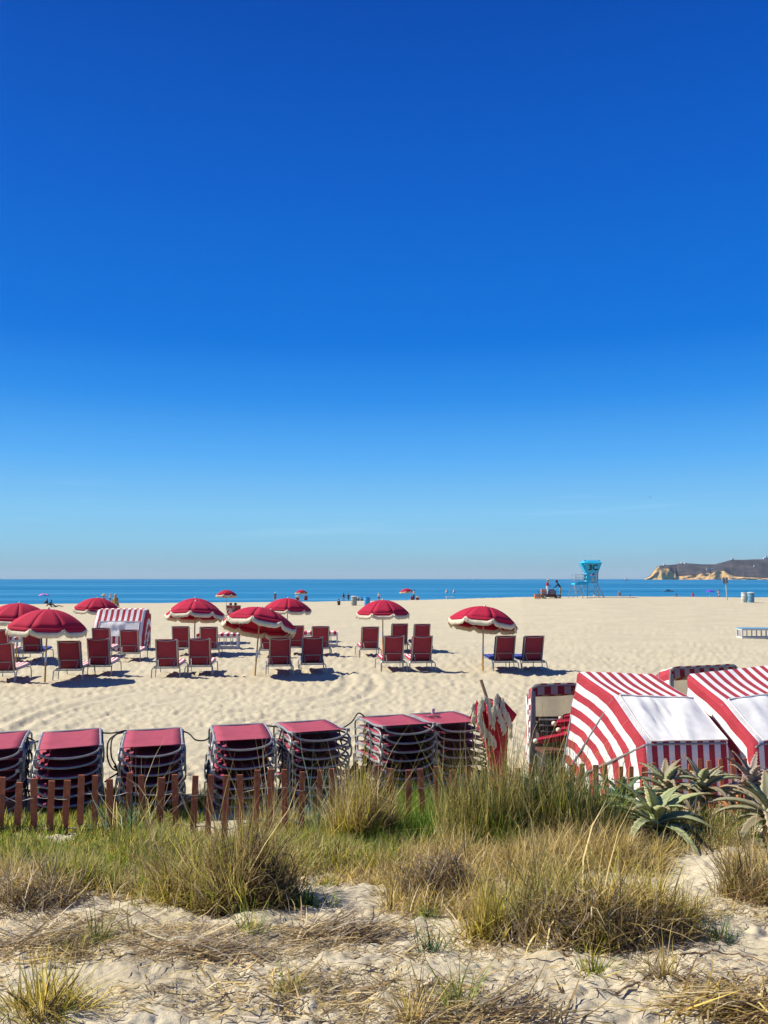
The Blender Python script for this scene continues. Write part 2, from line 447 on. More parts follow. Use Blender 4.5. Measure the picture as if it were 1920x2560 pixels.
# ------------------------------------------------------------------ sea
def seamat():
    m, nt, b = _nodes('sea_water')
    geo = N(nt, 'ShaderNodeNewGeometry')
    n1 = noise(nt, 1, 7, .72, vec=geo.outputs['Position'], mapping=(.0022, .016, 1))
    n2 = noise(nt, 1, 5, .6, vec=geo.outputs['Position'], mapping=(.05, .35, 1))
    r = ramp(nt, n1.outputs[0], [(.34, (.004, .09, .19)), (.44, (.009, .13, .255)), (.55, (.028, .18, .32)), (.66, (.085, .27, .40))])
    r2 = ramp(nt, n2.outputs[0], [(.3, (.7, .76, .82)), (.7, (1.15, 1.1, 1.06))])
    a = N(nt, 'ShaderNodeMix', data_type='RGBA', blend_type='MULTIPLY'); a.inputs[0].default_value = 1
    nt.links.new(r.outputs[0], a.inputs[6]); nt.links.new(r2.outputs[0], a.inputs[7])
    nt.links.new(a.outputs[2], b.inputs['Base Color'])
    b.inputs['Roughness'].default_value = .35; b.inputs['Specular IOR Level'].default_value = .12; b.inputs['IOR'].default_value = 1.2
    bump(nt, b, n2.outputs[0], .8, .5)
    return m
s = MB(); X0 = 22000
s.grid([[(x, yy, SEA) for x in (-X0, -3000, -600, -150, 0, 150, 600, 3000, X0)] for yy in (96, 160, 300, 800, 2500, 9000, 20000)])
tag(s.build('sea', seamat(), smooth=0), 'calm blue ocean with darker streaks reaching the horizon', 'sea', kind='structure')

# ------------------------------------------------------------------ headland across the water
HD = 4200.0
RIDGE = [(40, 346), (130, 290), (185, 210), (240, 168), (310, 163), (470, 150), (500, 138), (560, 145), (620, 137), (800, 150), (960, 150), (1060, 125), (1180, 90), (1300, 92), (1500, 85), (1659, 82), (2100, 70), (2700, 60), (3600, 90), (5200, 150), (6500, 250), (7200, 340)]
CLIFF = [(40, 346), (130, 300), (185, 216), (240, 174), (300, 205), (370, 205), (420, 260), (460, 275), (464, 305), (560, 300), (700, 290), (740, 285), (790, 265), (890, 262), (915, 276), (960, 248), (1020, 238), (1080, 235), (1160, 290), (1250, 310), (1400, 318), (1659, 332), (2400, 330), (4000, 335), (7200, 345)]
def hx(X): return ((1600 + X / 5.184) - 960) / F * HD
def hzz(Y): return max(0.0, (347 - Y) / 5.184 / F * HD)
tx = np.concatenate([np.linspace(40, 1700, 260), np.linspace(1720, 7200, 60)])
rh = np.interp(tx, [a for a, _ in RIDGE], [hzz(b) for _, b in RIDGE]); ch = np.minimum(np.interp(tx, [a for a, _ in CLIFF], [hzz(b) for _, b in CLIFF]), rh * .98)
rows = []
NR = 26
wx = np.array([hx(t) for t in tx])
for k in range(NR):
    if k < 9:
        t = k / 8; z = ch * t; yy = HD + 30 * t + 26 * fbm(wx * .02, np.full_like(wx, t * 1.5), 5, 3)
        z = z + (3 * fbm(wx * .05, np.full_like(wx, t * 2), 8, 2) if 0 < k < 8 else 0)
    elif k < 22:
        t = (k - 8) / 13; z = ch + (rh - ch) * (t ** .9); yy = HD + 30 + 420 * t + 26 * fbm(wx * .02, np.full_like(wx, 1.5), 5, 3) * (1 - t)
        gl = fbm(wx * .012, yy * .006, 15, 4); z = z + (rh - ch) * .22 * gl * math.sin(PI * t)
    else:
        t = (k - 21) / 4; z = rh * (1 - t); yy = np.full_like(wx, HD + 450 + 500 * t)
    rows.append(np.stack([wx * yy / HD, yy, np.maximum(z, 0) * yy / HD - 1.6], -1))
G = np.stack(rows)
def headmat(cliff):
    m, nt, b = _nodes('cliff_sandstone' if cliff else 'coastal_scrub')
    geo = N(nt, 'ShaderNodeNewGeometry')
    if cliff:
        n1 = noise(nt, 1, 6, .7, vec=geo.outputs['Position'], mapping=(.03, .03, .05))
        r = ramp(nt, n1.outputs[0], [(.34, (.27, .165, .09)), (.45, (.50, .31, .135)), (.58, (.66, .43, .18))])
    else:
        n1 = noise(nt, 1, 6, .7, vec=geo.outputs['Position'], mapping=(.012, .008, .02))
        r = ramp(nt, n1.outputs[0], [(.34, (.030, .030, .036)), (.52, (.054, .050, .054)), (.66, (.082, .072, .066)), (.74, (.18, .14, .095))])
    nt.links.new(r.outputs[0], b.inputs['Base Color']); b.inputs['Roughness'].default_value = .95; b.inputs['Specular IOR Level'].default_value = 0
    return m
hl = gridmesh('headland', G[..., 0], G[..., 1], G[..., 2], headmat(False))
hl.data.materials.append(headmat(True))
mi = np.zeros((NR - 1, len(tx) - 1), np.int32); mi[:8] = 1
hl.data.polygons.foreach_set('material_index', mi.ravel())
tag(hl, 'dark scrub covered headland with tan sandstone cliffs across the water', 'headland', kind='structure')
def topz(X): return float(np.interp(X, tx, rh)) * 1.107 + SEA - .1
HB = [(312, 5, 'small white building alone on the low left end of the headland'), (538, 6, 'left one of a close pair of white houses on the headland ridge'), (586, 6, 'right one of a close pair of white houses on the headland ridge'),
      (1196, 8, 'white building on the ridge where the headland steps up'), (1625, 15, 'long white building on the highest ridge at the right edge')]
for X, wd, lab in HB:
    t = thing('hilltop_building', lab, 'building', (hx(X) * 1.107, HD + 452, topz(X) - 1), 0, 'buildings on the headland')
    b_ = MB().box((0, 0, 4), (wd * 1.6, 9, 8)); b_.build('wall', M['white'], t, 0)
    MB().add([(-wd * .85, -5, 8), (wd * .85, -5, 8), (wd * .85, 5, 8), (-wd * .85, 5, 8), (-wd * .85, 0, 11), (wd * .85, 0, 11)], [(0, 1, 5, 4), (2, 3, 4, 5), (0, 4, 3), (1, 2, 5)]).build('roof', M['palebin'], t, 0)
    if wd > 12: MB().box((2, 0, 14), (8, 7, 8)).build('tower', M['white'], t, 0)
for X, h, lab in ((485, 20, 'thin radio mast on the middle of the headland ridge'), (1200, 22, 'thin radio mast where the headland ridge steps up')):
    t = thing('radio_mast', lab, 'mast', (hx(X) * 1.107, HD + 455, topz(X)), 0, 'masts on the headland')
    m_ = MB(); m_.tube([(0, 0, -2), (0, 0, h)], [.9, .35], 5)
    for q in range(4): m_.box((0, 0, h * (.45 + .15 * q)), (3.4, .3, .3))
    m_.build('lattice', M['steel'], t)
def midz(X, f): # a place part way up the slope facing the sea
    j = int(np.argmin(abs(tx - X))); k = 8 + int(f * 13)
    return G[k, j]
for X, f, lab in ((862, .45, 'left of three low white roofs halfway up the headland'), (893, .45, 'middle of three low white roofs halfway up the headland'), (930, .45, 'right of three low white roofs halfway up the headland'), (1478, .5, 'pale flat building alone on the right slope of the headland')):
    p = midz(X, f)
    t = thing('hillside_building', lab, 'building', (p[0], p[1] - 4, p[2]), 0, 'buildings on the headland')
    MB().box((0, 0, 2.5), (11, 8, 7)).build('wall', M['palebin'], t, 0)
    MB().box((0, 0, 6.5), (12, 9, 1)).build('roof', M['white'], t, 0)
t = thing('lighthouse', 'tiny white lighthouse low at the seaward tip of the headland', 'lighthouse', (hx(84), HD + 5, SEA), 0)
m_ = MB(); m_.lathe([(2.4, 0), (1.8, 7), (2.3, 7.2), (2.3, 7.7)], 10); m_.build('tower', M['white'], t); MB().lathe([(1.3, 7.7), (1.3, 9.4), (.1, 10.6)], 8).build('lantern', M['dark'], t)

# boats
def boat(px, py, d, L, label, kind='white', rz=0, group='small boats off the headland'):
    p = at(px, py, d)
    t = thing('boat', label, 'boat', (p.x, d, SEA), rz, group)
    h = MB(); n = 9; secs = []
    for i in range(n):
        u = i / (n - 1) - .5; wdt = .17 * L * (1 - (max(u, 0) * 2) ** 2.2) * (.85 + .15 * (u > -.4)); z1 = .13 * L * (1 + .5 * max(u, 0))
        secs.append([(u * L, -wdt, z1), (u * L, -wdt * .7, -.02 * L), (u * L, 0, -.05 * L), (u * L, wdt * .7, -.02 * L), (u * L, wdt, z1), (u * L, wdt * .8, z1 * .8), (u * L, -wdt * .8, z1 * .8), (u * L, -wdt, z1)])
    h.grid(secs); h.build('hull', M['white'], t)
    if kind == 'blue':
        c = MB(); c.add([(-.28 * L, -.10 * L, .10 * L), (.22 * L, -.10 * L, .10 * L), (.22 * L, .10 * L, .10 * L), (-.28 * L, .10 * L, .10 * L), (-.2 * L, -.08 * L, .2 * L), (.08 * L, -.08 * L, .2 * L), (.08 * L, .08 * L, .2 * L), (-.2 * L, .08 * L, .2 * L)],
              [(0, 1, 5, 4), (1, 2, 6, 5), (2, 3, 7, 6), (3, 0, 4, 7), (4, 5, 6, 7)]); c.build('cabin', M['navy'], t, 0)
    else:
        c = MB(); c.box((-.05 * L, 0, .2 * L), (.35 * L, .2 * L, .16 * L)); c.build('cabin', M['white'], t, 0)
        if L > 8: MB().tube([(0, 0, .2 * L), (0, 0, .9 * L)], .012 * L, 5).build('mast', M['white'], t)
boat(1672, 1475, 290, 3.4, 'white speedboat with a dark blue top, alone on open water', 'blue', .1)
boat(1565, 1448.5, 2600, 16, 'white boat on the horizon left of the headland', rz=.2)
boat(1182, 1449, 2900, 8, 'tiny white boat alone near the horizon above the rightmost umbrella', rz=.3)
BL = ['white boat under the left rocky cliff, first in line', 'white boat second along the headland shore', 'tall masted white boat in the middle of the moored line', 'white boat just left of a close moored pair', 'white boat forming the close moored pair', 'white boat right of the close moored pair', 'white boat right of the grey sign', 'rightmost white boat moored near the right edge']
for (X, L), lab in zip(((585, 9), (715, 9), (790, 15), (897, 9), (935, 9), (972, 12), (1215, 11), (1322, 12)), BL):
    boat(1600 + X / 5.184, 1448, 3950 - 20 * (X % 7), L, lab, rz=rnd.uniform(-.3, .3) + (PI if X % 2 else 0))

# thin marine haze over the water, around the whole scene
hz = MB(); hz.box((0, 8000, 72), (45000, 26000, 160)); ho = hz.build('haze', [], None, 0)
hm, hnt, hb = _nodes('sea_haze'); hnt.nodes.remove(hb)
pv = N(hnt, 'ShaderNodeVolumePrincipled'); pv.inputs['Density'].default_value = 2.8e-5; pv.inputs['Color'].default_value = (.60, .76, .95, 1); pv.inputs['Anisotropy'].default_value = 0
hnt.links.new(pv.outputs[0], hnt.nodes['Material Output'].inputs['Volume']); ho.data.materials.append(hm); tag(ho, kind='stuff')
# ------------------------------------------------------------------ beach umbrellas
UR = .95; ZT = 1.77; ZR = 1.36
def cz(r): return ZT - (ZT - ZR) * (r / UR) ** 2.1
def make_umbrella():
    t = thing('beach_umbrella', 'proto', 'umbrella', group='red fringed umbrellas on the beach')
    m = MB(); m.tube([(0, 0, .66), (0, 0, 1.3), (0, 0, ZT)], .019, 8); p = m.build('pole', M['polew'], t)
    MB().tube([(0, 0, -.25), (0, 0, .48)], .022, 8).build('pole_spike', M['wood'], t)
    MB().tube([(0, 0, .48), (0, 0, .67)], .026, 8).build('sleeve', M['sleeve'], t)
    c = MB(); NP = 8; a0 = PI / 8
    def rimpt(k, s, r, dz=0, puff=0):
        A = a0 + k * 2 * PI / NP; B = A + 2 * PI / NP
        x = math.cos(A) * (1 - s) + math.cos(B) * s; y = math.sin(A) * (1 - s) + math.sin(B) * s
        return Vector((x * r, y * r, cz(r) - dz))
    for k in range(NP):
        P = [[rimpt(k, j / 4, UR * (max(i, .15) / 7), (0.0 * i)) for j in range(5)] for i in range(8)]
        c.grid(P)
    can = c.build('canopy', M['canopy'], t, 9, solid=.003)
    v = MB(); f = MB(); ns = 14
    def vd(s): return .025 + .085 * min(1, 1.5 * math.sin(PI * s) ** .8)
    for k in range(NP):
        top = [rimpt(k, j / ns, UR, 0.0) for j in range(ns + 1)]
        nrm = [Vector((p.x, p.y, 0)).normalized() for p in top]
        lowv = [p + n * .012 - Vector((0, 0, vd(j / ns))) for j, (p, n) in enumerate(zip(top, nrm))]
        v.grid([top, lowv])
        ftop = [q + n * .006 + Vector((0, 0, .012)) for q, n in zip(lowv, nrm)]
        fm = [q + n * (.014 + rnd.uniform(-.006, .006)) - Vector((0, 0, .05)) for q, n in zip(lowv, nrm)]
        fb = [q + n * (.012 + rnd.uniform(-.012, .012)) - Vector((0, 0, .118 + rnd.uniform(-.014, .012))) for q, n in zip(lowv, nrm)]
        f.grid([ftop, fm, fb])
    v.build('valance', M['canopy'], can, 24, solid=.004); f.build('fringe', M['fringe'], can, 60, solid=.012)
    ri = MB()
    for k in range(NP):
        A = a0 + k * 2 * PI / NP
        ri.tube([(math.cos(A) * r, math.sin(A) * r, cz(r) - .02) for r in (.05, .4, .75, 1.02)], .006, 4)
        ri.tube([(math.cos(A) * .03, math.sin(A) * .03, 1.42), (math.cos(A) * .5, math.sin(A) * .5, cz(.5) - .02)], .005, 4)
    ri.build('rib_frame', M['alu'], can)
    MB().lathe([(.03, ZT - .01), (.032, ZT + .02), (.018, ZT + .045), (.004, ZT + .06)], 8).build('finial', M['ball'], can)
    return t
UP = make_umbrella()
# base pixel (or None), lean x, lean y, canopy tilt (about x, about y), turn, scale, label
UM = [((-80, 1630), None, (0, 0), (0, 0), .1, 1, 'red umbrella of which only a sliver shows at the left edge'),
      ((112, 1706), None, (0, .012), (.0, .035), .375, 1, 'large red fringed umbrella nearest the left edge, its whole pole showing'),
      ((40, 1655), None, (0, .02), (0, .03), .0, 1, 'red umbrella half hidden behind the large one at the left'),
      ((240, 1602), None, (0, 0), (.02, .05), .33, 1, 'red umbrella poking out behind the striped beach cabana'),
      ((486, 1636), None, (0, 0), (-.16, .0), .45, 1, 'red umbrella overlapping the front of another just like it'),
      ((486, 1607), None, (0, 0), (-.05, 0), .05, 1, 'red umbrella whose top peeks over the one right in front'),
      ((637, 1691), None, (0, .075), (-.24, .05), .33, 1, 'red umbrella tipped far back on a leaning yellow pole'),
      ((718, 1604), None, (0, 0), (0, .04), .5, 1, 'red umbrella showing only its right half behind the tipped one'),
      ((957, 1628), None, (0, 0), (0, 0), .0, 1, 'red umbrella over the five crowded loungers, dark pole, right of centre'),
      ((1207, 1678), None, (0, .02), (-.17, .10), -.25, 1, 'rightmost red umbrella, tipped back above a pair of loungers')]
UPOS = []
for i, (b, _, ln, tl, turn, k, lab) in enumerate(UM):
    o = UP if i == 0 else dup(UP)
    p = gp(*b); o.location = p; o['label'] = lab; UPOS.append(p)
    o.rotation_euler = (ln[0], ln[1], turn if i == 0 else turn)
    for ch in o.children:
        if ch.name.startswith('canopy'):
            # tilt about the joint 1.3 m up the pole
            Mx = Matrix.Translation((0, 0, 1.34)) @ Euler((0, 0, -turn)).to_matrix().to_4x4() @ Euler((tl[0], tl[1], 0)).to_matrix().to_4x4() @ Euler((0, 0, turn)).to_matrix().to_4x4() @ Matrix.Translation((0, 0, -1.34))
            ch.matrix_local = Mx
# far umbrellas by the water
FU = [(566, 1473, 'red umbrella by the water above two occupied loungers'), (753, 1473.5, 'red umbrella by the water above two empty chairs'), (1018, 1470, 'red umbrella by the water, leaning left beside a standing person')]
for px, py, lab in FU:
    o = dup(UP); p = stand(px, py, 2.0, 60); o.location = p; o.scale = (1.05, 1.05, 1.12); o['label'] = lab; o['group'] = 'red umbrellas by the water'
    o.rotation_euler = (0, -.06 if px > 1000 else .02, .3)
    for ch in o.children:
        if ch.name.startswith('canopy'): ch.matrix_local = Matrix.Translation((0, .1, -.02)) @ Euler((-.08, 0, 0)).to_matrix().to_4x4()
M['bluecan'] = mat('blue_umbrella_cloth', (.03, .12, .42), .8); M['pinkcan'] = mat('pink_umbrella_cloth', (.5, .13, .3), .8); M['purplecan'] = mat('purple_umbrella_cloth', (.10, .04, .42), .8)
def small_umbrella(px, py, h, r, m1, m2, lab, tilt=0):
    p = stand(px, py, h, 60)
    t = thing('beach_umbrella', lab, 'umbrella', p, 0)
    MB().tube([(0, 0, -.1), (0, 0, h - .03)], .02, 6).build('pole', M['white'], t)
    c = MB()
    for k in range(8):
        A, B = k * PI / 4, (k + 1) * PI / 4; ps = []
        for i in range(5):
            q = max(i, .1) / 4; ps.append([(math.cos(a) * r * q, math.sin(a) * r * q, h - .38 * q ** 1.6) for a in (A, B)])
        c.grid(ps, k % 2)
    o = c.build('canopy', [m1, m2], t, 20, solid=.01); o.rotation_euler = (0, tilt, 0)
small_umbrella(110, 1483.5, 1.9, 1.0, M['bluecan'], M['pinkcan'], 'blue and pink umbrella near the water at far left', .0)
small_umbrella(1773, 1473.5, 1.9, .75, M['purplecan'], M['purplecan'], 'small purple umbrella at the water left of the grey sign', .05)

# ------------------------------------------------------------------ loungers set out on the sand
def make_lounger():
    t = thing('sun_lounger', 'proto', 'sun lounger', group='loungers set out on the sand')
    # side rails with cross bars
    f = MB()
    for s in (-1, 1):
        f.tube([(.30 * s, -.06, .27), (.30 * s, .7, .27), (.30 * s, 1.28, .30)], .015, 6)
    for yv in (-.05, .35, .8, 1.27): f.tube([(-.30, yv, .27 + (.03 if yv > 1 else 0)), (.30, yv, .27 + (.03 if yv > 1 else 0))], .014, 6)
    f.box((0, -.065, .235), (.62, .02, .028))
    f.build('frame', M['alu'], t)
    for s in (-1, 1):
        MB().tube(arc([(.28 * s, .05, .245), (.335 * s, -.06, .235), (.352 * s, -.085, .19), (.355 * s, -.11, .06), (.355 * s, -.12, -.03)], 3), .013, 6).build('leg', M['alu'], t)
        MB().tube(arc([(.30 * s, 1.0, .26), (.345 * s, 1.12, .25), (.352 * s, 1.17, .2), (.355 * s, 1.2, .06), (.355 * s, 1.21, -.03)], 3), .013, 6).build('leg', M['alu'], t)
        MB().tube(arc([(.29 * s, .30, .26), (.30 * s, .20, .2), (.30 * s, .17, .06), (.30 * s, .16, -.03)], 3), .012, 6).build('leg', M['alu'], t)
    bf = MB()
    B0, B1 = Vector((0, .10, .27)), Vector((0, -.14, .965))
    for s in (-1, 1):
        q = Euler((math.atan2(.24, .695), 0, 0)).to_matrix()
        bf.box((B0 + B1) / 2 + Vector((.262 * s, 0, 0)), (.034, .022, .74), q)
    bf.tube([(-.26, -.14, .955), (-.17, -.137, .93), (0, -.135, .915), (.17, -.137, .93), (.26, -.14, .955)], .013, 6)
    bf.build('back_frame', M['alu'], t)
    sl_ = MB(); P = []
    for i in range(9):
        u = i / 8; c = lerp(B0, B1, .02 + .98 * u)
        P.append([c + Vector((x, .018 * (1 - (x / .25) ** 2) * math.sin(PI * min(1, u * 1.1)), 0)) for x in (-.248, -.17, -.08, 0, .08, .17, .248)])
    sl_.grid(P); bk = sl_.build('back_sling', M['sling'], t, 60, solid=.006)
    br = MB(); br.tube([(-.19, -.10, .255), (-.215, .02, .47), (-.215, .02, .475), (.215, .02, .475), (.215, .02, .47), (.19, -.10, .255)], .011, 6); br.build('brace', M['alu'], t)
    se = MB(); P = [[(x, yv, .275 - .012 * (1 - (x / .28) ** 2) + (.03 if yv > 1.1 else 0)) for x in (-.28, -.14, 0, .14, .28)] for yv in (.1, .4, .7, 1.0, 1.24)]
    se.grid(P); se.build('seat_sling', M['sling'], t, 60, solid=.006)
    return t
def pad_mb(nst=6, w=.29):
    """striped pad lying on the seat and up the back: closed ribbon with thickness"""
    a = MB(); sec = [(1.22, .31), (.9, .29), (.5, .285), (.2, .285), (.115, .33), (.03, .56), (-.06, .80), (-.10, .93)]
    th = [(0, .045)] * 4 + [(.03, .035), (.045, .015), (.045, .015), (.045, .015)]
    xs = [-w + 2 * w * j / 8 for j in range(9)]
    lo = [[Vector((x, yv + .014, z)) for x in xs] for yv, z in sec]
    hi = [[Vector((x, yv + .014 + th[i][0], z + th[i][1] - .008 * (j in (0, 8)))) for j, x in enumerate(xs)] for i, (yv, z) in enumerate(sec)]
    U = [[(nst * j / 8 + .25, i / 7) for j in range(9)] for i in range(8)]
    a.grid(hi, 0, U); a.grid(lo, 0, U)
    for j in (0, 8):
        a.grid([[lo[i][j], hi[i][j]] for i in range(8)], 0, [[(.75 if j else .25, 0), (.8 if j else .3, 1)]] * 8)
    for i in (0, 7):
        a.grid([lo[i], hi[i]], 0, [U[i], U[i]])
    return a
LP = make_lounger()
PADR = pad_mb(6).build('pad', M['cushion'], None, 50); PADB = pad_mb(5).build('pad', M['shadeblue'], None, 50)
LG = [(2, 1708, 0, 'r', 'lounger cut by the left edge nearest the camera, its striped seat poking right'),
      (-4, 1655, 0, 'r', 'lounger cut by the left edge, directly behind the nearest cut one'),
      (78, 1655, 0, 'b', 'lounger showing left of the large left umbrella pole, under its fringe'),
      (172, 1702, 0, 'r', 'left lounger of the front pair right of the large left umbrella pole'),
      (245, 1692, 0, 'r', 'right lounger of the front pair right of the large left umbrella pole'),
      (252, 1648, 0, 'r', 'left lounger in front of the striped cabana, mostly hidden by another'),
      (322, 1656, 0, 'r', 'right lounger in front of the striped cabana, fully visible'),
      (416, 1696, 0, 'r', 'left lounger of the front pair below the two overlapping umbrellas'),
      (498, 1692, 0, 'r', 'right lounger of the front pair below the two overlapping umbrellas'),
      (451, 1642, 0, 'r', 'left lounger of the rear pair below the two overlapping umbrellas'),
      (521, 1645, 0, 'r', 'right lounger of the rear pair, before the white slatted bench'),
      (673, 1647, 0, 'r', 'lounger just right of the leaning yellow pole, behind the front pair'),
      (699, 1690, .04, 'r', 'left lounger of the front pair below the tipped umbrella'),
      (738, 1640, 0, 'r', 'middle lounger of the rear three behind the tipped umbrella pair'),
      (781, 1686, -.02, 'b', 'right lounger of the front pair below the tipped umbrella, pad coloured blue for shade'),
      (801, 1643, 0, 'r', 'right lounger of the rear three, before a striped bench'),
      (925, 1645, 0, 'r', 'lounger at left rear of the five right of centre, beside the dark pole'),
      (999, 1632, .0, 'b', 'lounger at middle rear of the five right of centre'),
      (1055, 1633, 0, 'r', 'lounger at right rear of the five right of centre, mostly hidden'),
      (984, 1681, 0, 'r', 'left lounger in the front row of the five right of centre'),
      (1055, 1681, .03, 'r', 'right lounger in the front row of the five right of centre'),
      (1263, 1680, .02, 'b', 'left lounger of the pair under the rightmost umbrella'),
      (1334, 1680, .0, 'b', 'rightmost lounger, under the rightmost umbrella')]
for i, (px, py, dr, pad, lab) in enumerate(LG):
    o = LP if i == 0 else dup(LP)
    p = gp(px, py - 2); o.location = (p.x, p.y, p.z + .012); o.rotation_euler = (0, 0, R(6.3) + dr + rnd.uniform(-.03, .03)); o['label'] = lab
for o in [q for q in COL.objects if q.name.startswith('sun_lounger')]:
    k = [l for *_, l in LG].index(o['label']); src = PADR if LG[k][3] == 'r' else PADB
    c = src.copy(); COL.objects.link(c); c.parent = o
    if LG[k][3] == 'b': c['label'] = 'striped pad in deep blue shade colours'
bpy.data.objects.remove(PADR); bpy.data.objects.remove(PADB)
for px, py, lab in ((577, 1488.5, 'left red lounger under the red umbrella by the water'), (592, 1489, 'right red lounger under the red umbrella by the water'), (744, 1489, 'chair draped with a white towel under the distant red umbrella'), (765, 1489, 'empty red chair right of the distant red umbrella'), (1031, 1490, 'chair under the leaning distant umbrella'), (1044, 1490, 'chair with pale cloth right of the leaning distant umbrella')):
    o = dup(LP); p = stand(px, py, .97, 60); o.location = p; o['label'] = lab; o['group'] = 'loungers by the water'; o.rotation_euler = (0, 0, .2 if px not in (577, 744) else -.1)
    if px in (744, 1044):
        m_ = MB(); m_.grid([[(x, -.19 - .03 * (k == 0), .72 + .0 * k + zz) for x in (-.28, -.1, .1, .28)] for k, zz in enumerate((0, .26))] + [[(x, -.10, .99) for x in (-.28, -.1, .1, .28)], [(x, .06, .62) for x in (-.28, -.1, .1, .28)]])
        tw = m_.build('draped_towel', M['white'], None, 60, solid=.02); tag(tw, 'white towel over the back of a chair by the water' if px == 744 else 'pale towel over the chair under the leaning distant umbrella', 'towel'); tw.location = o.location; tw.rotation_euler = o.rotation_euler

# ------------------------------------------------------------------ white slatted benches
def bench(px, py, wd, dp, ht, top, lab, rz=0, ns=5):
    p = gp(px, py)
    t = thing('slatted_bench', lab, 'bench', p, rz, 'white slatted benches on the sand')
    f = MB(); hw = wd / 2
    for x in (-hw, hw):
        for yv in (0, dp): f.box((x, yv, ht / 2), (.055, .055, ht))
    for z in (.04, ht - .03):
        for yv in (0, dp): f.box((0, yv + .003, z), (wd - .056, .045, .055))
        for x in (-hw, hw): f.box((x, dp / 2, z + .002), (.045, dp - .056, .05))
    f.build('frame', M['white'], t, 0)
    s_ = MB()
    for k in range(ns):
        x = -hw + wd * (k + 1) / (ns + 1)
        for yv in (.003, dp): s_.box((x, yv, ht / 2), (.028, .02, ht - .12))
    for k in range(3):
        for x in (-hw, hw): s_.box((x, dp * (k + 1) / 4, ht / 2), (.02, .028, ht - .12))
    s_.build('slat', M['white'], t, 0)
    c = MB(); U = wd / .21
    z0, z1 = ht + .003, ht + (.11 if top != 'plain' else .03)
    pr = [(-.03, z0), (-.04, z0 + .3 * (z1 - z0)), (-.03, z1 - .01), (.02, z1), (dp - .02, z1), (dp + .03, z1 - .01), (dp + .03, z0)]
    xs = [-hw - .03 + (wd + .06) * j / 20 for j in range(21)]
    c.grid([[(x, a, b - (.02 if j in (0, 20) else 0)) for j, x in enumerate(xs)] for a, b in pr], 0, [[(U * j / 20, 0) for j in range(21)] for _ in pr])
    for j in (0, 20): c.add([(xs[j], a, b - .02) for a, b in pr], [tuple(range(len(pr)))], 0, [[(.25, 0)] * len(pr)])
    c.build('cushion' if top != 'plain' else 'top_board', M['cushion'] if top != 'plain' else M['bluegreybin'], t, 50)
bench(34, 1632, .75, .6, .42, 's', 'white slatted bench behind the left loungers, only its slats showing')
bench(543, 1623, 1.45, .6, .46, 's', 'striped cushioned bench behind the loungers under the overlapping umbrellas', .05)
bench(795, 1618, 1.42, .6, .46, 's', 'striped cushioned bench behind the rear three loungers', .05)
bench(1905, 1597, 1.55, .7, .40, 'plain', 'white slatted bench without cushion alone at the right edge', -.1, 7)

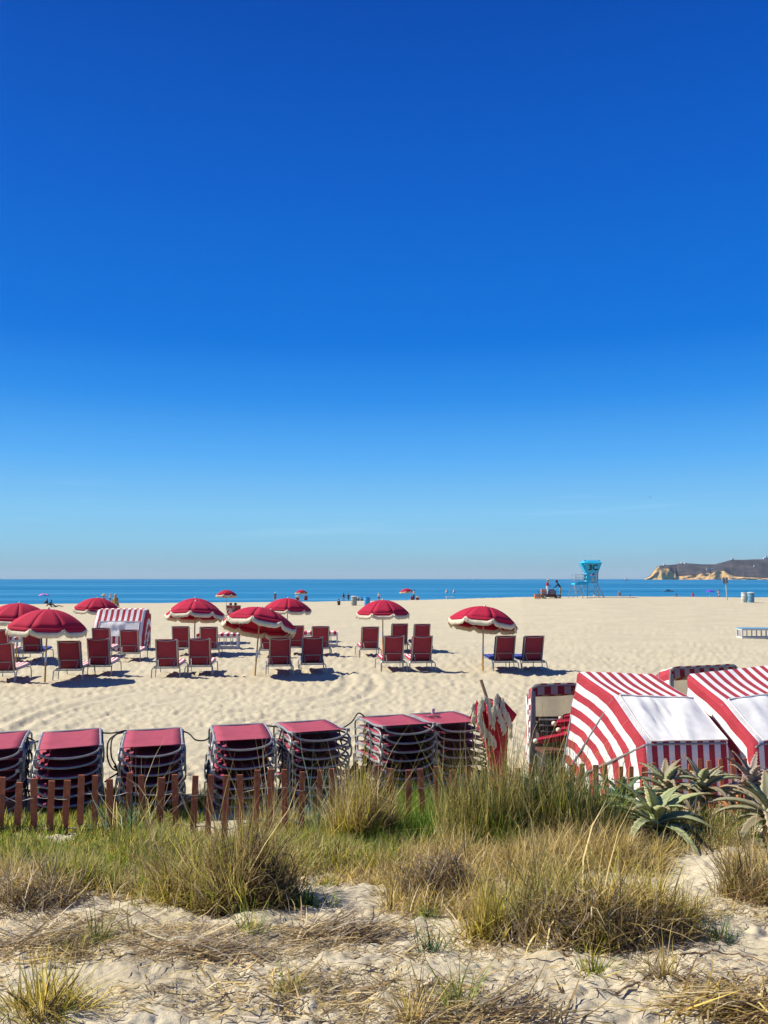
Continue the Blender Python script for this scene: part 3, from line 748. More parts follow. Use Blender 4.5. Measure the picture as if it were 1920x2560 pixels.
# ------------------------------------------------------------------ beach cabanas
def cabana(lab, Lp, Rp, piv_l, piv_r, nst, nside, win=None, rr=.10, liner=False, openback=False):
    """Lp, Rp: hood profile points (front top ... back bottom) on the left and right; pivots at the front bottom"""
    org = (Vector(Lp[-1]) + Vector(Rp[-1])) / 2; org.z = gz(org.x, org.y)
    t = thing('beach_cabana', lab, 'cabana', org, 0, 'striped beach cabanas')
    Lp = [Vector(p) - org for p in Lp]; Rp = [Vector(p) - org for p in Rp]; pl = Vector(piv_l) - org; pr = Vector(piv_r) - org
    def dense(P):
        out = []
        for a, b in zip(P[:-1], P[1:]):
            for k in range(6): out.append(lerp(a, b, k / 6))
        return out + [P[-1]]
    L = dense(Lp); Q = dense(Rp); n = len(L); nu = 41
    P = []; U = []
    for i in range(n):
        row = []; w_ = (Q[i] - L[i]).length
        inw = ((pl + pr) / 2 - (L[i] + Q[i]) / 2); inw = inw - (Q[i] - L[i]).normalized() * inw.dot((Q[i] - L[i]).normalized()); inw.normalize()
        kk = 1 if i < n - 6 else (n - 1 - i) / 6
        for j in range(nu):
            s = j / (nu - 1); e = min(s, 1 - s) * w_; dr = 0
            if e < rr: dr = rr - math.sqrt(max(0, rr * rr - (rr - e) ** 2))
            sag = .034 * math.sin(PI * s) ** .6 * math.sin(PI * ((i % 6) / 6)) + .012 * float(fbm(np.array(s * 6.), np.array(i * .5), nst, 2))
            row.append(lerp(L[i], Q[i], s) + inw * (dr + sag * .8) * (kk * .8 + .2))
        P.append(row); U.append([(nst * j / (nu - 1) + .25, i / n) for j in range(nu)])
    hood = MB(); hood.grid(P[:n - 6] if openback else P, 0, U); ho = hood.build('hood', M['stripe'], t, 60)
    for nm, edge, pv in (('side_panel', [r[0] for r in P], pl), ('side_panel', [r[-1] for r in P], pr)):
        m_ = MB(); nt_ = 13
        G_ = [[lerp(e, pv, k / (nt_ - 1)) + (pr - pl).normalized() * (.028 * math.sin(PI * ((i % 6) / 6)) * math.sin(PI * k / (nt_ - 1)) + .007 * math.sin(i * 1.7 + k * 1.3)) * (1 if pv is pl else -1) * (0 < k < nt_ - 1) for k in range(nt_)] for i, e in enumerate(edge)]
        m_.grid(G_, 0, [[(nside * k / (nt_ - 1) + .02, i / n) for k in range(nt_)] for i in range(n)])
        m_.build(nm, M['stripe'], t, 60)
    hp = MB()
    for i in (0, 6, 12):
        if i < n: hp.tube([pl, L[i] + Vector((.02, 0, -.04))] + [p + Vector((0, 0, -.03)) for p in P[i][2:-2:4]] + [Q[i] + Vector((-.02, 0, -.04)), pr], .013, 6)
    hp.build('hoop', M['alud'], t)
    if win:
        i0, i1, s0, s1 = win; wv = MB(); rows_ = []
        for i in range(i0, i1 + 1):
            j0 = int(s0 * (nu - 1)); j1 = int(s1 * (nu - 1)); row = []
            for j in range(j0, j1 + 1):
                e1 = P[min(i + 1, n - 1)][j] - P[max(i - 1, 0)][j]; e2 = P[i][min(j + 1, nu - 1)] - P[i][max(j - 1, 0)]
                nn = e2.cross(e1).normalized()
                if nn.dot(P[i][j] - (pl + pr) / 2) < 0: nn = -nn
                u_ = (i - i0) / (i1 - i0); v_ = (j - j0) / (j1 - j0); ed = min(1, 5 * min(u_, 1 - u_, v_, 1 - v_))
                row.append(P[i][j] + nn * (.010 + ed * max(0, .010 + .055 * float(fbm(np.array(v_ * 2.4 + u_ * 1.2 + nst), np.array(u_ * 1.7 - v_ * .5), 77, 3)) + .030 * max(0, .22 - abs(float(fbm(np.array(v_ * 3.1 - u_ * 1.5 + nst), np.array(u_ * 2.2 + v_), 83, 2)))) * 6 + .004)))
            rows_.append(row)
        wv.grid(rows_); wv.build('window_flap', M['vinyl'], t, 70)
        # folded hem around the flap
        b_ = [r[0] for r in rows_]; hm = MB()
        for pts in (rows_[0], rows_[-1], b_, [r[-1] for r in rows_]): hm.tube([p + Vector((0, -.004, .004)) for p in pts], .008, 5)
        hm.build('hem', M['hem'], t)
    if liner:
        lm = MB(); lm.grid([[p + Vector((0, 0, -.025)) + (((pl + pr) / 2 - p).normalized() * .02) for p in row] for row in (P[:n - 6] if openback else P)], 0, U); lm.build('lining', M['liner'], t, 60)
    return t, P
M['vinyl'] = cloth('white_vinyl_window', (.77, .75, .70), var=.10, trans=.1, bmp=.25, bscale=2.5)
M['hem'] = mat('white_hem_tape', (.62, .6, .56), .7)
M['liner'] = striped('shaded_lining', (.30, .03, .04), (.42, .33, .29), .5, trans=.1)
# the striped cabana among the loungers, back to the camera
b0 = gp(290, 1628); wv_ = .91; cx = b0.x; cy = b0.y
prof = [(1.25, 1.30), (.95, 1.46), (.62, 1.44), (.30, 1.02), (.05, .52), (0, .02)]
ya = R(2)
def c1(s, d, z): return (cx + s * wv_ * math.cos(ya) - d * math.sin(ya), cy + s * wv_ * math.sin(ya) + d * math.cos(ya), b0.z + z)
cabana('striped beach cabana standing among the loungers, seen from behind', [c1(-1, d, z) for d, z in prof], [c1(1, d, z) for d, z in prof], c1(-1, 1.2, .0), c1(1, 1.2, .0), 9, 3, (18, 24, .13, .90), .16)
# near the fence: the single one with the pale window flap
cabana('nearest whole striped cabana, left of the one cut by the right edge', [(2.36, 10.6, 1.39), (2.63, 10.08, 1.17), (2.828, 9.55, .744), (2.84, 9.42, .02)], [(3.33, 10.68, 1.35), (3.64, 10.18, 1.12), (3.79, 9.6, .75), (3.76, 9.46, .02)],
       (2.12, 10.62, .02), (3.2, 10.75, .02), 7.5, 7, (6, 12, .10, .99), .035)
wq = Vector((1.35, .62, .05))
l4 = [Vector(p) for p in ((3.70, 10.6, 1.36), (3.87, 10.0, 1.12), (4.01, 9.42, .76), (4.0, 9.3, .02))]
cabana('large striped cabana cut off by the right edge', l4, [p + wq for p in l4], Vector((3.62, 10.62, .02)), Vector((3.62, 10.62, .02)) + wq, 9.5, 6, (6, 12, .09, .92), .05)
# two with their open front towards the camera
def open_cabana(lab, a, b_, dirv, H, nst, extra=0):
    a = Vector(a); b_ = Vector(b_); d = Vector(dirv)
    L_ = [a + Vector((0, 0, H)), a + d * .4 + Vector((0, 0, H * .93)), a + d * .8 + Vector((0, 0, H * .80)), a + d + Vector((0, 0, .02))]
    Q_ = [b_ + Vector((0, 0, H)), b_ + d * .4 + Vector((0, 0, H * .93)), b_ + d * .8 + Vector((0, 0, H * .80)), b_ + d + Vector((0, 0, .02))]
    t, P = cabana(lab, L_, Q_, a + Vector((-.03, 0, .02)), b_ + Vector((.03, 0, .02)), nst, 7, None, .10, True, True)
    o = t.location; wv = (b_ - a); u = wv.normalized()
    for c_ in (a, b_):
        pm = MB(); pm.box(c_ - o + Vector((0, 0, H * .46)) + u * (.03 if c_ is a else -.03), (.055, .03, H * .92), (0, 0, math.atan2(u.y, u.x)))
        pm.build('post', M['alud'], t, 0)
    val = MB(); nn = 24; rows_ = []
    for k in range(3):
        rows_.append([a - o + wv * (j / nn) + Vector((0, 0, H - .03 - .055 * k - (.09 * max(0, 1 - min(j, nn - j) / 3.) ** 2))) - d * .02 * k * .3 for j in range(nn + 1)])
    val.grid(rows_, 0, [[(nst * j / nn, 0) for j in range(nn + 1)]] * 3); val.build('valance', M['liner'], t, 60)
    bp = MB(); q = [a + d * .84 + u * .02, b_ + d * .84 - u * .02]
    bp.grid([[lerp(q[0], q[1], j / 10) - o + Vector((0, 0, z)) + d * (.015 * math.sin(j * 1.3 + z * 5)) for j in range(11)] for z in (H * .40, H * .55, H * .68, H * .80)])
    bp.build('back_screen', M['beige'], t, 60)
    lw = MB(); lw.grid([[lerp(q[0], q[1], j / 12) - o + Vector((0, 0, z)) + d * .02 for j in range(13)] for z in (.02, H * .2, H * .41)], 0, [[(nst * j / 12, 0) for j in range(13)]] * 3); lw.build('lower_panel', M['stripe'], t, 60)
    MB().box((a + b_) / 2 + d * .80 - o + Vector((0, 0, H * .40)), (wv.length - .1, .03, .04), (0, 0, math.atan2(u.y, u.x))).build('rail', M['dark'], t, 0)
    return t
open_cabana('cabana with open front towards the camera, umbrellas stored inside', (1.90, 11.25, 0), (2.82, 11.5, 0), (.07, 1.0, 0), 1.16, 5)
open_cabana('cabana with open front glimpsed between the two large ones', (3.98, 12.1, 0), (5.1, 12.5, 0), (-.1, 1.0, 0), 1.30, 7)
# folded umbrellas and dark folded frames stored in the open cabana
def bundle(px, py, d, L, az, r, lab, droop=0):
    p = at(px, py, d)
    t = thing('folded_umbrella', lab, 'umbrella', p, 0, 'folded umbrellas stored in the open cabana')
    q = Euler((0, PI / 2 - droop, az)).to_matrix()
    n = 18; prof = [(.012, .02), (.035, .05), (r * .75, .14), (r, .4), (r * 1.1, .7), (r * .8, L)]
    m_ = MB(); vs_ = []
    for rr_, z in prof:
        for j in range(n):
            k = rr_ * (1 + .25 * math.cos(6 * 2 * PI * j / n + z * 3)); vs_.append(q @ Vector((k * math.cos(2 * PI * j / n), k * math.sin(2 * PI * j / n), z)))
    m_.add(vs_, [(i * n + j, i * n + (j + 1) % n, (i + 1) * n + (j + 1) % n, (i + 1) * n + j) for i in range(len(prof) - 1) for j in range(n)]); m_.build('folded_canopy', M['canopy'], t, 60)
    s_ = MB(); s_.lathe([(.002, -.033), (.024, -.025), (.034, 0), (.024, .025), (.01, .034)], 12, mx=q); s_.build('ball_finial', M['ball'], t, 60)
    MB().tube([q @ Vector((0, 0, 0)), q @ Vector((0, 0, L + .2))], .015, 6).build('pole', M['polew'], t)
bundle(1385, 1809, 11.12, .6, .10, .055, 'uppermost folded red umbrella with a cream ball end in the open cabana', .05)
bundle(1396, 1825, 11.05, .55, .02, .05, 'folded red umbrella whose cream ball sits just below the uppermost ball')
bundle(1391, 1848, 10.98, .6, .04, .055, 'folded red umbrella with its cream ball low in the middle of the cabana')
bundle(1339, 1853, 10.95, .8, .08, .05, 'lowest folded red umbrella, its cream ball by the left post', .14)
bundle(1401, 1795, 11.2, .5, .15, .06, 'folded red umbrella on top of the pile with small pale tip', .05)
for k, (px, py) in enumerate(((1372, 1800), (1372, 1814), (1376, 1829))):
    p = at(px, py, 11.35)
    t = thing('folded_lounger_frame', ['topmost dark folded frame in the open cabana', 'middle dark folded frame in the open cabana', 'bottom dark folded frame in the open cabana'][k], 'folded frame', p, .05, 'dark folded frames in the open cabana')
    MB().box((.05, 0, 0), (.40, .3, .045)).build('panel', M['dark'], t, 0); MB().tube([(-.16, -.16, .03), (.25, -.16, .03)], .012, 6).build('tube', M['alu'], t)
# stored things rest on a low pile of dark boards
t = thing('storage_trunk', 'dark trunk at the bottom of the open cabana holding the stored gear', 'trunk', (2.33, 11.25, 0), .2)
MB().box((0, 0, .16), (.74, .62, .32)).build('chest', M['dark'], t, 0, bevel=.01); MB().box((0, 0, .345), (.77, .65, .05)).build('lid', M['cart'], t, 0, bevel=.01)
# ------------------------------------------------------------------ stacked loungers behind the fence
M['braced'] = mat('dull_grey_brace', (.09, .09, .095), .8, spec=.1)
def make_stacked(raise_=0.0):
    t = thing('stacked_lounger', 'proto', 'sun lounger', group='loungers stacked behind the picket fence')
    L = 1.02
    def zz(yv): return raise_ * max(0, 1 - yv / .30) + .018 * math.sin(yv * 3)
    f = MB()
    for s in (-1, 1):
        f.tube([(.31 * s, yv, zz(yv)) for yv in (0, .1, .2, .3, .6, .85, L)], .0135, 6)
        f.box((.31 * s, -.012, zz(0)), (.036, .05, .034))
    f.tube([(-.31, L, zz(L)), (.31, L, zz(L))], .016, 6); f.tube([(-.3, .34, -.022), (.3, .34, -.022)], .012, 6); f.tube([(-.3, .7, -.02), (.3, .7, -.02)], .012, 6)
    f.build('frame', M['alud'], t)
    MB().tube([(.30 * math.sin(a), -.02 - .03 * math.cos(a), zz(0) - .012 - .082 * math.cos(a) ** 1.0) for a in [(-PI / 2) + PI * k / 14 for k in range(15)]], .0115, 6).build('head_bar', M['alud'], t)
    s_ = MB(); s_.grid([[(x, yv, zz(yv) + .010 - .016 * (1 - (x / .29) ** 2) * min(1, yv * 6)) for x in (-.295, -.2, -.1, 0, .1, .2, .295)] for yv in (0, .03, .1, .2, .3, .45, .6, .75, .9, 1.0)])
    s_.build('sling', M['slingtop'], t, 60, solid=.006)
    for s in (-1, 1):
        MB().tube(arc([(.31 * s, .34, -.02), (.325 * s, .14, -.015), (.335 * s, .04, -.03), (.338 * s, .0, -.075), (.336 * s, .03, -.15), (.33 * s, .10, -.19)], 3), .0112, 6).build('leg', M['alud'], t)
        MB().tube(arc([(.31 * s, .72, -.01), (.325 * s, .92, .0), (.334 * s, 1.03, -.03), (.336 * s, 1.05, -.08), (.335 * s, 1.04, -.2), (.33 * s, .98, -.23)], 3), .0112, 6).build('leg', M['alud'], t)
        b_ = MB(); b_.tube([(.325 * s, .52, 0), (.34 * s, .40, -.11), (.335 * s, .36, -.14)], .010, 5); b_.tube([(.325 * s, .60, 0), (.34 * s, .68, -.12)], .010, 5); b_.build('brace', M['braced'], t)
    fl = MB(); fl.grid([[(-.30, .0, -.05), (-.19, -.015, -.035)], [(-.30, -.03, -.065), (-.19, -.045, -.05)]]); fl.build('fabric_tab', M['slingtop'], t, 0, solid=.006)
    return t
SP = [make_stacked(0.0), make_stacked(.045)]
# px centre of near edge, py of near edge, depth, yaw, count, prototype, name
SK = [(-28, 1872, 9.15, 17, 6, 0, 'stack cut off by the left edge'), (174, 1866, 9.1, 19, 7, 0, 'leftmost whole stack'), (381, 1862, 9.2, 15, 7, 0, 'stack right of the hanging cable loop'),
      (610, 1846, 9.45, 14, 7, 0, 'stack right of the wide sandy gap'), (802, 1834, 9.75, 17, 7, 1, 'stack in the middle of the row'),
      (1022, 1818, 10.1, 18, 7, 1, 'stack second from the closed umbrella'), (1157, 1812, 10.32, 18, 7, 1, 'stack touching the closed umbrella')]
NTH = ['topmost', 'second from top', 'third from top', 'fourth from top', 'fifth from top', 'second from bottom', 'bottom']
used = [False, False]; STOP = []
for si, (px, py, d, yaw, n, pi_, nm) in enumerate(SK):
    top = at(px, py + 5, d); g = gz(top.x, d + .5); step = (top.z - g - .17) / (n - 1)
    for k in range(n):
        o = SP[pi_] if not used[pi_] else dup(SP[pi_]); used[pi_] = True
        jx = rnd.uniform(-.018, .018) if k else 0; jy = rnd.uniform(-.025, .025) if k else 0
        o.location = (top.x + jx, d + jy, top.z - step * k); o.rotation_euler = (rnd.uniform(-.01, .01), rnd.uniform(-.012, .012) + (-.02 if si in (1, 2) else -.014), R(yaw + rnd.uniform(-1.2, 1.2)))
        th = NTH[k] if n == 7 else (NTH[:4] + NTH[5:])[k]
        o['label'] = f'red lounger, {th} of the {nm}'
    STOP.append((top, R(yaw)))
def onstack(i, x, yv, z=.03):
    t, a = STOP[i]; return Vector((t.x + x * math.cos(a) - yv * math.sin(a), t.y + x * math.sin(a) + yv * math.cos(a), t.z + z))
# black cable threaded through the stacks
pts = [onstack(0, -.3, .5, -.2), onstack(0, .1, 1.02, -.01), onstack(0, .36, .8, -.05), onstack(1, -.36, .8, -.05), onstack(1, 0, 1.05, -.02), onstack(1, .33, 1.0, .0), at(238, 1829, 9.9), at(270, 1833, 9.95), at(300, 1830, 9.9), onstack(2, -.3, 1.0, .0),
       onstack(2, 0, 1.06, -.03), onstack(2, .36, .95, -.02), at(490, 1850, 10.1), at(520, 1847, 10.15), onstack(3, -.3, 1.0, -.02), onstack(3, 0, 1.06, -.02), onstack(3, .34, 1.0, -.02), at(715, 1820, 10.5), onstack(4, -.3, 1.0, -.02), onstack(4, 0, 1.06, -.03), onstack(4, .33, .9, -.01), at(848, 1822, 10.5), at(878, 1806, 10.8), onstack(5, -.33, .95, .06), onstack(5, -.2, 1.08, -.02)]
cb = MB(); cb.tube(arc(pts, 5), .009, 6)
lp = [at(306, 1832, 9.85), at(290, 1836, 9.75), at(272, 1852, 9.6), at(268, 1875, 9.5), at(270, 1900, 9.45), at(280, 1920, 9.4), at(293, 1926, 9.4), at(300, 1918, 9.4), at(285, 1916, 9.4), at(296, 1930, 9.38), at(275, 1945, 9.3), at(262, 1955, 9.25)]
cb.tube(arc(lp, 5), .009, 6); cb.tube(arc([v + Vector((.03, .03, .02)) for v in lp[:6]] + [lp[6]], 5), .009, 6)
tag(cb.build('cable', M['black'], None), 'black cable looped between the stacked red loungers', 'cable')
# small things left on and about the stacks
t = thing('sunglasses', 'dark sunglasses lying on the stack touching the closed umbrella', 'sunglasses', onstack(6, -.12, .62, .02), .5)
for s in (-1, 1):
    m_ = MB(); m_.lathe([(.004, -.004), (.034, -.003), (.034, .003), (.004, .004)], 12, (.045 * s, 0, .014)); m_.build('lens', M['black'], t)
m_ = MB(); m_.tube([(-.08, 0, .012), (-.08, .06, .012), (-.07, .13, .006)], .005, 4); m_.tube([(.08, 0, .012), (.08, .06, .012), (.07, .13, .006)], .005, 4); m_.tube([(-.012, 0, .014), (.012, 0, .014)], .005, 4); m_.build('frame', M['dark'], t)
t = thing('cup', 'white cup on the far end of the stack touching the closed umbrella', 'cup', onstack(6, .0, .97, .012), 0)
m_ = MB(); m_.lathe([(.02, 0), (.028, .06), (.026, .058), (.018, .006)], 14); m_.build('body', M['white'], t); MB().lathe([(.03, .058), (.028, .066), (.01, .07)], 14).build('lid', M['palebin'], t)
t = thing('draped_cloth', 'dark navy cloth slumped against the stack second from the closed umbrella', 'cloth', (0, 0, 0))
m_ = MB(); P = []
q0, q1 = onstack(5, -.40, .05, -.62), onstack(5, -.42, .80, -.50)
for i in range(9):
    c = lerp(q0, q1, i / 8); P.append([c + Vector((-.05 * k * .4 + .025 * math.sin(i * 1.9 + k), .02 * math.sin(k * 2 + i), .0 - k * .06)) for k in range(5)])
bpy.data.objects.remove(t)
m_.grid(P); o = m_.build('draped_cloth', M['navy'], None, 60, solid=.01); tag(o, 'dark navy cloth hanging on the stack second from the closed umbrella', 'cloth')

# ------------------------------------------------------------------ the closed umbrella standing upside down
p = at(1243, 1812, 10.05); base = Vector((p.x, 10.05, gz(p.x, 10.05)))
t = thing('closed_umbrella', 'closed red umbrella with white fringe, spike upward, beside the last stack', 'umbrella', base, 0)
def loc(px, py, d=10.05): return at(px, py, d) - base
tip = loc(1202, 1699); neck = loc(1216, 1742); low = loc(1250, 1965)
MB().tube([tip, neck, low], .019, 8).build('pole', M['polew'], t)
cc = (neck + low) / 2
m_ = MB(); n = 40; ax = (low - neck)
prof = [(0.02, .03), (.06, .10), (.14, .155), (.28, .168), (.44, .125), (.62, .092), (.82, .085), (1.0, .06)]
vs_ = []
for u, r_ in prof:
    for j in range(n):
        a = 2 * PI * j / n; k = r_ * (1 + (.30 if u < .75 else .15) * math.cos(8 * a + 2.2 * u)) * (1 + .18 * math.cos(a - .2))
        vs_.append(neck + ax * u + Vector((k * math.cos(a), k * math.sin(a) * .8, 0)))
m_.add(vs_, [(i * n + j, i * n + (j + 1) % n, (i + 1) * n + (j + 1) % n, (i + 1) * n + j) for i in range(len(prof) - 1) for j in range(n)] + [tuple(range(n))[::-1]])
m_.build('folded_canopy', M['canopy'], t, 60)
# loose red corner sticking out on the right, and a small one at the left
m_ = MB(); a_, b_, c_, d_ = loc(1246, 1738, 10.0), loc(1292, 1786, 10.0), loc(1280, 1806, 10.05), loc(1255, 1775, 9.98)
m_.add([a_, b_, c_, d_, (a_ + c_) / 2 + Vector((0, -.03, 0))], [(0, 1, 4), (1, 2, 4), (2, 3, 4), (3, 0, 4)]); m_.build('canopy_corner', M['canopy'], t, 0, solid=.012)
m_ = MB(); a_, b_, c_ = loc(1192, 1750, 9.95), loc(1173, 1796, 9.97), loc(1186, 1798, 9.95); m_.add([a_, b_, c_, loc(1196, 1775, 9.92)], [(0, 1, 2), (0, 2, 3)]); m_.build('canopy_corner', M['canopy'], t, 0, solid=.012)
def fringe_strand(path, wd, nm='fringe'):
    """a hanging swag of fringe: many fine strands side by side along a path, hanging down"""
    P = arc([loc(*q) for q in path], 6); mm = MB()
    for i, c in enumerate(P):
        for k in range(3):
            q = c + Vector((rnd.uniform(-.012, .012), rnd.uniform(-.03, .0), rnd.uniform(-.01, .01))); L = wd * rnd.uniform(.75, 1.15)
            mm.tube([q, q + Vector((rnd.uniform(-.012, .012), -.012, -L * .5)), q + Vector((rnd.uniform(-.022, .022), -.004, -L))], [.012, .011, .006], 5)
    mm.build(nm, M['fringe'], t, 60)
fringe_strand([(1182, 1758, 9.86), (1184, 1780, 9.86), (1181, 1796, 9.88)], .06)
fringe_strand([(1206, 1746, 9.80), (1199, 1762, 9.78), (1198, 1785, 9.78), (1206, 1808, 9.80), (1226, 1836, 9.84)], .115)
fringe_strand([(1203, 1742, 9.82), (1212, 1742, 9.80), (1222, 1750, 9.82)], .055)
fringe_strand([(1238, 1738, 9.80), (1236, 1755, 9.77), (1232, 1776, 9.77), (1234, 1800, 9.80)], .10)
fringe_strand([(1240, 1758, 9.77), (1248, 1780, 9.77), (1254, 1796, 9.79), (1262, 1814, 9.82)], .10)
fringe_strand([(1254, 1745, 9.82), (1258, 1766, 9.80), (1268, 1784, 9.82), (1276, 1806, 9.86), (1274, 1824, 9.88)], .10)
fringe_strand([(1242, 1733, 9.84), (1243, 1745, 9.82)], .06)
fringe_strand([(1222, 1752, 9.80), (1226, 1772, 9.79), (1228, 1790, 9.80)], .10)
fringe_strand([(1230, 1840, 9.86), (1236, 1852, 9.88)], .08)

# ------------------------------------------------------------------ picket fence on the dune toe
FX = [-5.2, -3.6, 0, 2.38, 4.2, 6.5]; FY = [7.2, 7.25, 7.5, 8.5, 9.05, 9.6]; FT = [.84, .85, .915, .71, .70, .70]
fx0 = -4.6; bp = Vector((fx0, float(np.interp(fx0, FX, FY)), 0))
fen = thing('picket_fence', 'low wired fence of red brown pickets between grass and stacked loungers', 'fence', (0, 7.5, gz(0, 7.5)))
fo = Vector(fen.location)
x = -4.3; tops = []; kk = 0
while x < 5.2:
    yv = float(np.interp(x, FX, FY)); zt = float(np.interp(x, FX, FT)) + rnd.uniform(-.028, .022); g = gz(x, yv)
    h = zt - g + .25; wd = rnd.uniform(.046, .056)
    ln = rnd.gauss(0, .025); ly = rnd.gauss(0, .03); az = rnd.uniform(-.12, .12) + (.25 if x > .5 else 0)
    if kk in (6, 7, 23): zt -= .05
    m_ = MB(); hw = wd / 2
    m_.box((0, 0, h / 2 - .25), (wd, .013, h), None)
    q = Euler((ly, ln, az)).to_matrix(); m_.v = [tuple(q @ Vector(v)) for v in m_.v]
    o = m_.build('picket', M['picket'], fen, 0, bevel=.002); o.location = Vector((x, yv, g)) - fo
    tops.append((x, yv, g, zt)); x += rnd.uniform(.118, .142) * (1.0 if x < 1 else .97); kk += 1
for hf in (.62, .10):
    for s in (-1, 1):
        m_ = MB(); P = []
        for k, (a, b_, g, zt) in enumerate(tops):
            P.append(Vector((a, b_ + s * .011 * (1 if k % 2 else -1), max(zt - .155 - (.62 - hf) * .5, g + .05) + .008 * math.sin(k * 1.7))) - fo)
            if k + 1 < len(tops):
                n2 = tops[k + 1]; P.append(Vector(((a + n2[0]) / 2, (b_ + n2[1]) / 2 + s * .002, max((zt + n2[3]) / 2 - .158 - (.62 - hf) * .5, g + .05))) - fo)
        m_.tube(P, .0032, 4); m_.build('wire', M['wire'], fen)
p = at(329, 2040, 6.85); t = thing('garden_stake', 'thin green stake standing in the grass before the fence', 'stake', (p.x, 6.85, gz(p.x, 6.85)))
MB().tube([(0, 0, -.2), (.0, 0, .38)], .007, 6).build('rod', mat('green_coated_rod', (.03, .10, .07), .4), t); MB().lathe([(.009, .375), (.011, .39), (.004, .40)], 8).build('cap', M['dark'], t)

# ------------------------------------------------------------------ lifeguard tower
def fontmesh(txt, size, m, name, parent, mx, ext=.012, bold=.0):
    cu = bpy.data.curves.new(name, 'FONT'); cu.body = txt; cu.size = size; cu.extrude = ext; cu.offset = bold; cu.align_x = 'CENTER'; cu.align_y = 'CENTER'; cu.resolution_u = 3
    o = bpy.data.objects.new(name, cu); COL.objects.link(o); bpy.context.view_layer.update()
    me = bpy.data.meshes.new_from_object(o.evaluated_get(bpy.context.evaluated_depsgraph_get()))
    bpy.data.objects.remove(o); me.materials.clear(); me.materials.append(m)
    o = bpy.data.objects.new(name, me); COL.objects.link(o); o.parent = parent; o.matrix_local = mx; return o
tp = gp(1478, 1494); TS = tp.y / 80.0
tw = thing('lifeguard_tower', 'bright blue lifeguard tower marked 3C standing on splayed steel legs', 'lifeguard tower', tp, R(3)); tw.scale = (TS, TS, TS)
Z0, Z1, Z2 = 1.50, 2.32, 3.18; h0, h1 = .50, .78
m_ = MB()
def ring(h, z): return [(-h, -h, z), (h, -h, z), (h, h, z), (-h, h, z)]
m_.add(ring(h0, Z0) + ring(h0 + .02, Z1) + ring(h1, Z2), [(0, 1, 5, 4), (1, 2, 6, 5), (2, 3, 7, 6), (3, 0, 4, 7), (4, 5, 9, 8), (5, 6, 10, 9), (6, 7, 11, 10), (7, 4, 8, 11), (3, 2, 1, 0)])
cab = m_.build('cabin', M['towerblue'], tw, 0)
for s in (-1, 1):
    MB().tube([(s * h0, -h0 - .005, Z0), (s * (h0 + .02), -h0 - .025, Z1), (s * h1, -h1 - .005, Z2)], .028, 6).build('corner_trim', M['towerdeep'], cab)
m_ = MB(); m_.add(ring(h1 + .05, Z2) + ring(h1 + .05, Z2 + .05) + ring(.52, Z2 + .27) , [(0, 1, 5, 4), (1, 2, 6, 5), (2, 3, 7, 6), (3, 0, 4, 7), (4, 5, 9, 8), (5, 6, 10, 9), (6, 7, 11, 10), (7, 4, 8, 11), (8, 9, 10, 11), (3, 2, 1, 0)])
rf = m_.build('roof', M['towerblue'], tw, 0)
MB().box((.0, -.62, Z2 + .19), (.9, .05, .06), (.7, 0, 0)).build('roof_batten', M['towerdeep'], rf, 0)
for s in (-1, 1): MB().add([(s * .5, -.5, Z2 + .27), (s * .78, -.5, Z2 + .28), (s * .5, -.15, Z2 + .27), (s * .64, -.5, Z2 + .08)], [(0, 1, 2), (0, 3, 1), (1, 3, 2), (0, 2, 3)]).build('roof_vent', M['towerdeep'], rf, 0)
# side window shutter (seaward-left wall) and door
def sidept(yv, z):
    if z <= Z1: hh = h0 + .02 * (z - Z0) / (Z1 - Z0)
    else: hh = h0 + .02 + (h1 - h0 - .02) * (z - Z1) / (Z2 - Z1)
    return (-hh - .012, yv * hh / h0, z)
m_ = MB(); m_.add([sidept(-.34, 2.42), sidept(.34, 2.42), sidept(.38, 3.05), sidept(-.38, 3.05)], [(0, 3, 2, 1)]); m_.build('window', M['glassdark'], tw, 0, solid=.02)
m_ = MB()
m_.add([(-h0 - .52, .42, 3.20), (-h0 - .52, -.5, 3.20), (-h0 - .06, -.42, 2.36), (-h0 - .06, .38, 2.36)], [(0, 1, 2, 3)]); m_.add([(-h1 - .02, -.5, 3.2), (-h0 - .52, -.5, 3.2), (-h0 - .06, -.42, 2.36)], [(0, 1, 2)])
m_.build('shutter', M['towerblue'], tw, 0, solid=.03)
dk = MB(); dk.box((-1.08, .05, 1.27), (1.16, 1.25, .16)); dk.box((-.05, .0, 1.40), (1.1, 1.1, .12)); dk.box((-1.0, -.50, 1.40), (.9, .06, .13)); dk.build('deck', M['towerblue'], tw, 0, bevel=.01)
rl = MB()
for X, Y in ((-1.62, -.5), (-1.25, -.5), (-.85, -.5), (-1.62, .6), (-1.2, .6), (-.6, .6)): rl.tube([(X, Y, 1.35), (X, Y, 2.15)], .018, 5)
for z in (1.6, 1.85, 2.15):
    rl.tube([(-.55, -.5, z), (-1.62, -.5, z), (-1.62, .6, z), (-.5, .6, z)], .016, 5)
rl.build('railing', M['steel'], tw)
for sx in (-1, 1):
    for sy in (-1, 1):
        MB().tube([(sx * .42, sy * .42, 1.36), (sx * (1.05 if sx > 0 else .62) , sy * .78, -.1)], .034, 6).build('leg', M['steel'], tw)
MB().tube([(-1.35, .4, 1.2), (-1.05, .78, -.1)], .03, 6).build('leg', M['steel'], tw)
MB().tube([(-1.2, -.4, 1.2), (-.95, -.7, -.1)], .03, 6).build('leg', M['steel'], tw)
for a_, b_ in (((-.48, -.52, 1.05), (.95, -.74, .1)), ((.48, -.50, 1.15), (-.58, -.72, .25)), ((-.48, .5, 1.05), (.95, .74, .1)), ((.55, -.45, 1.1), (.95, .7, .25))):
    MB().tube([a_, b_], .022, 5).build('brace', M['steel'], tw)
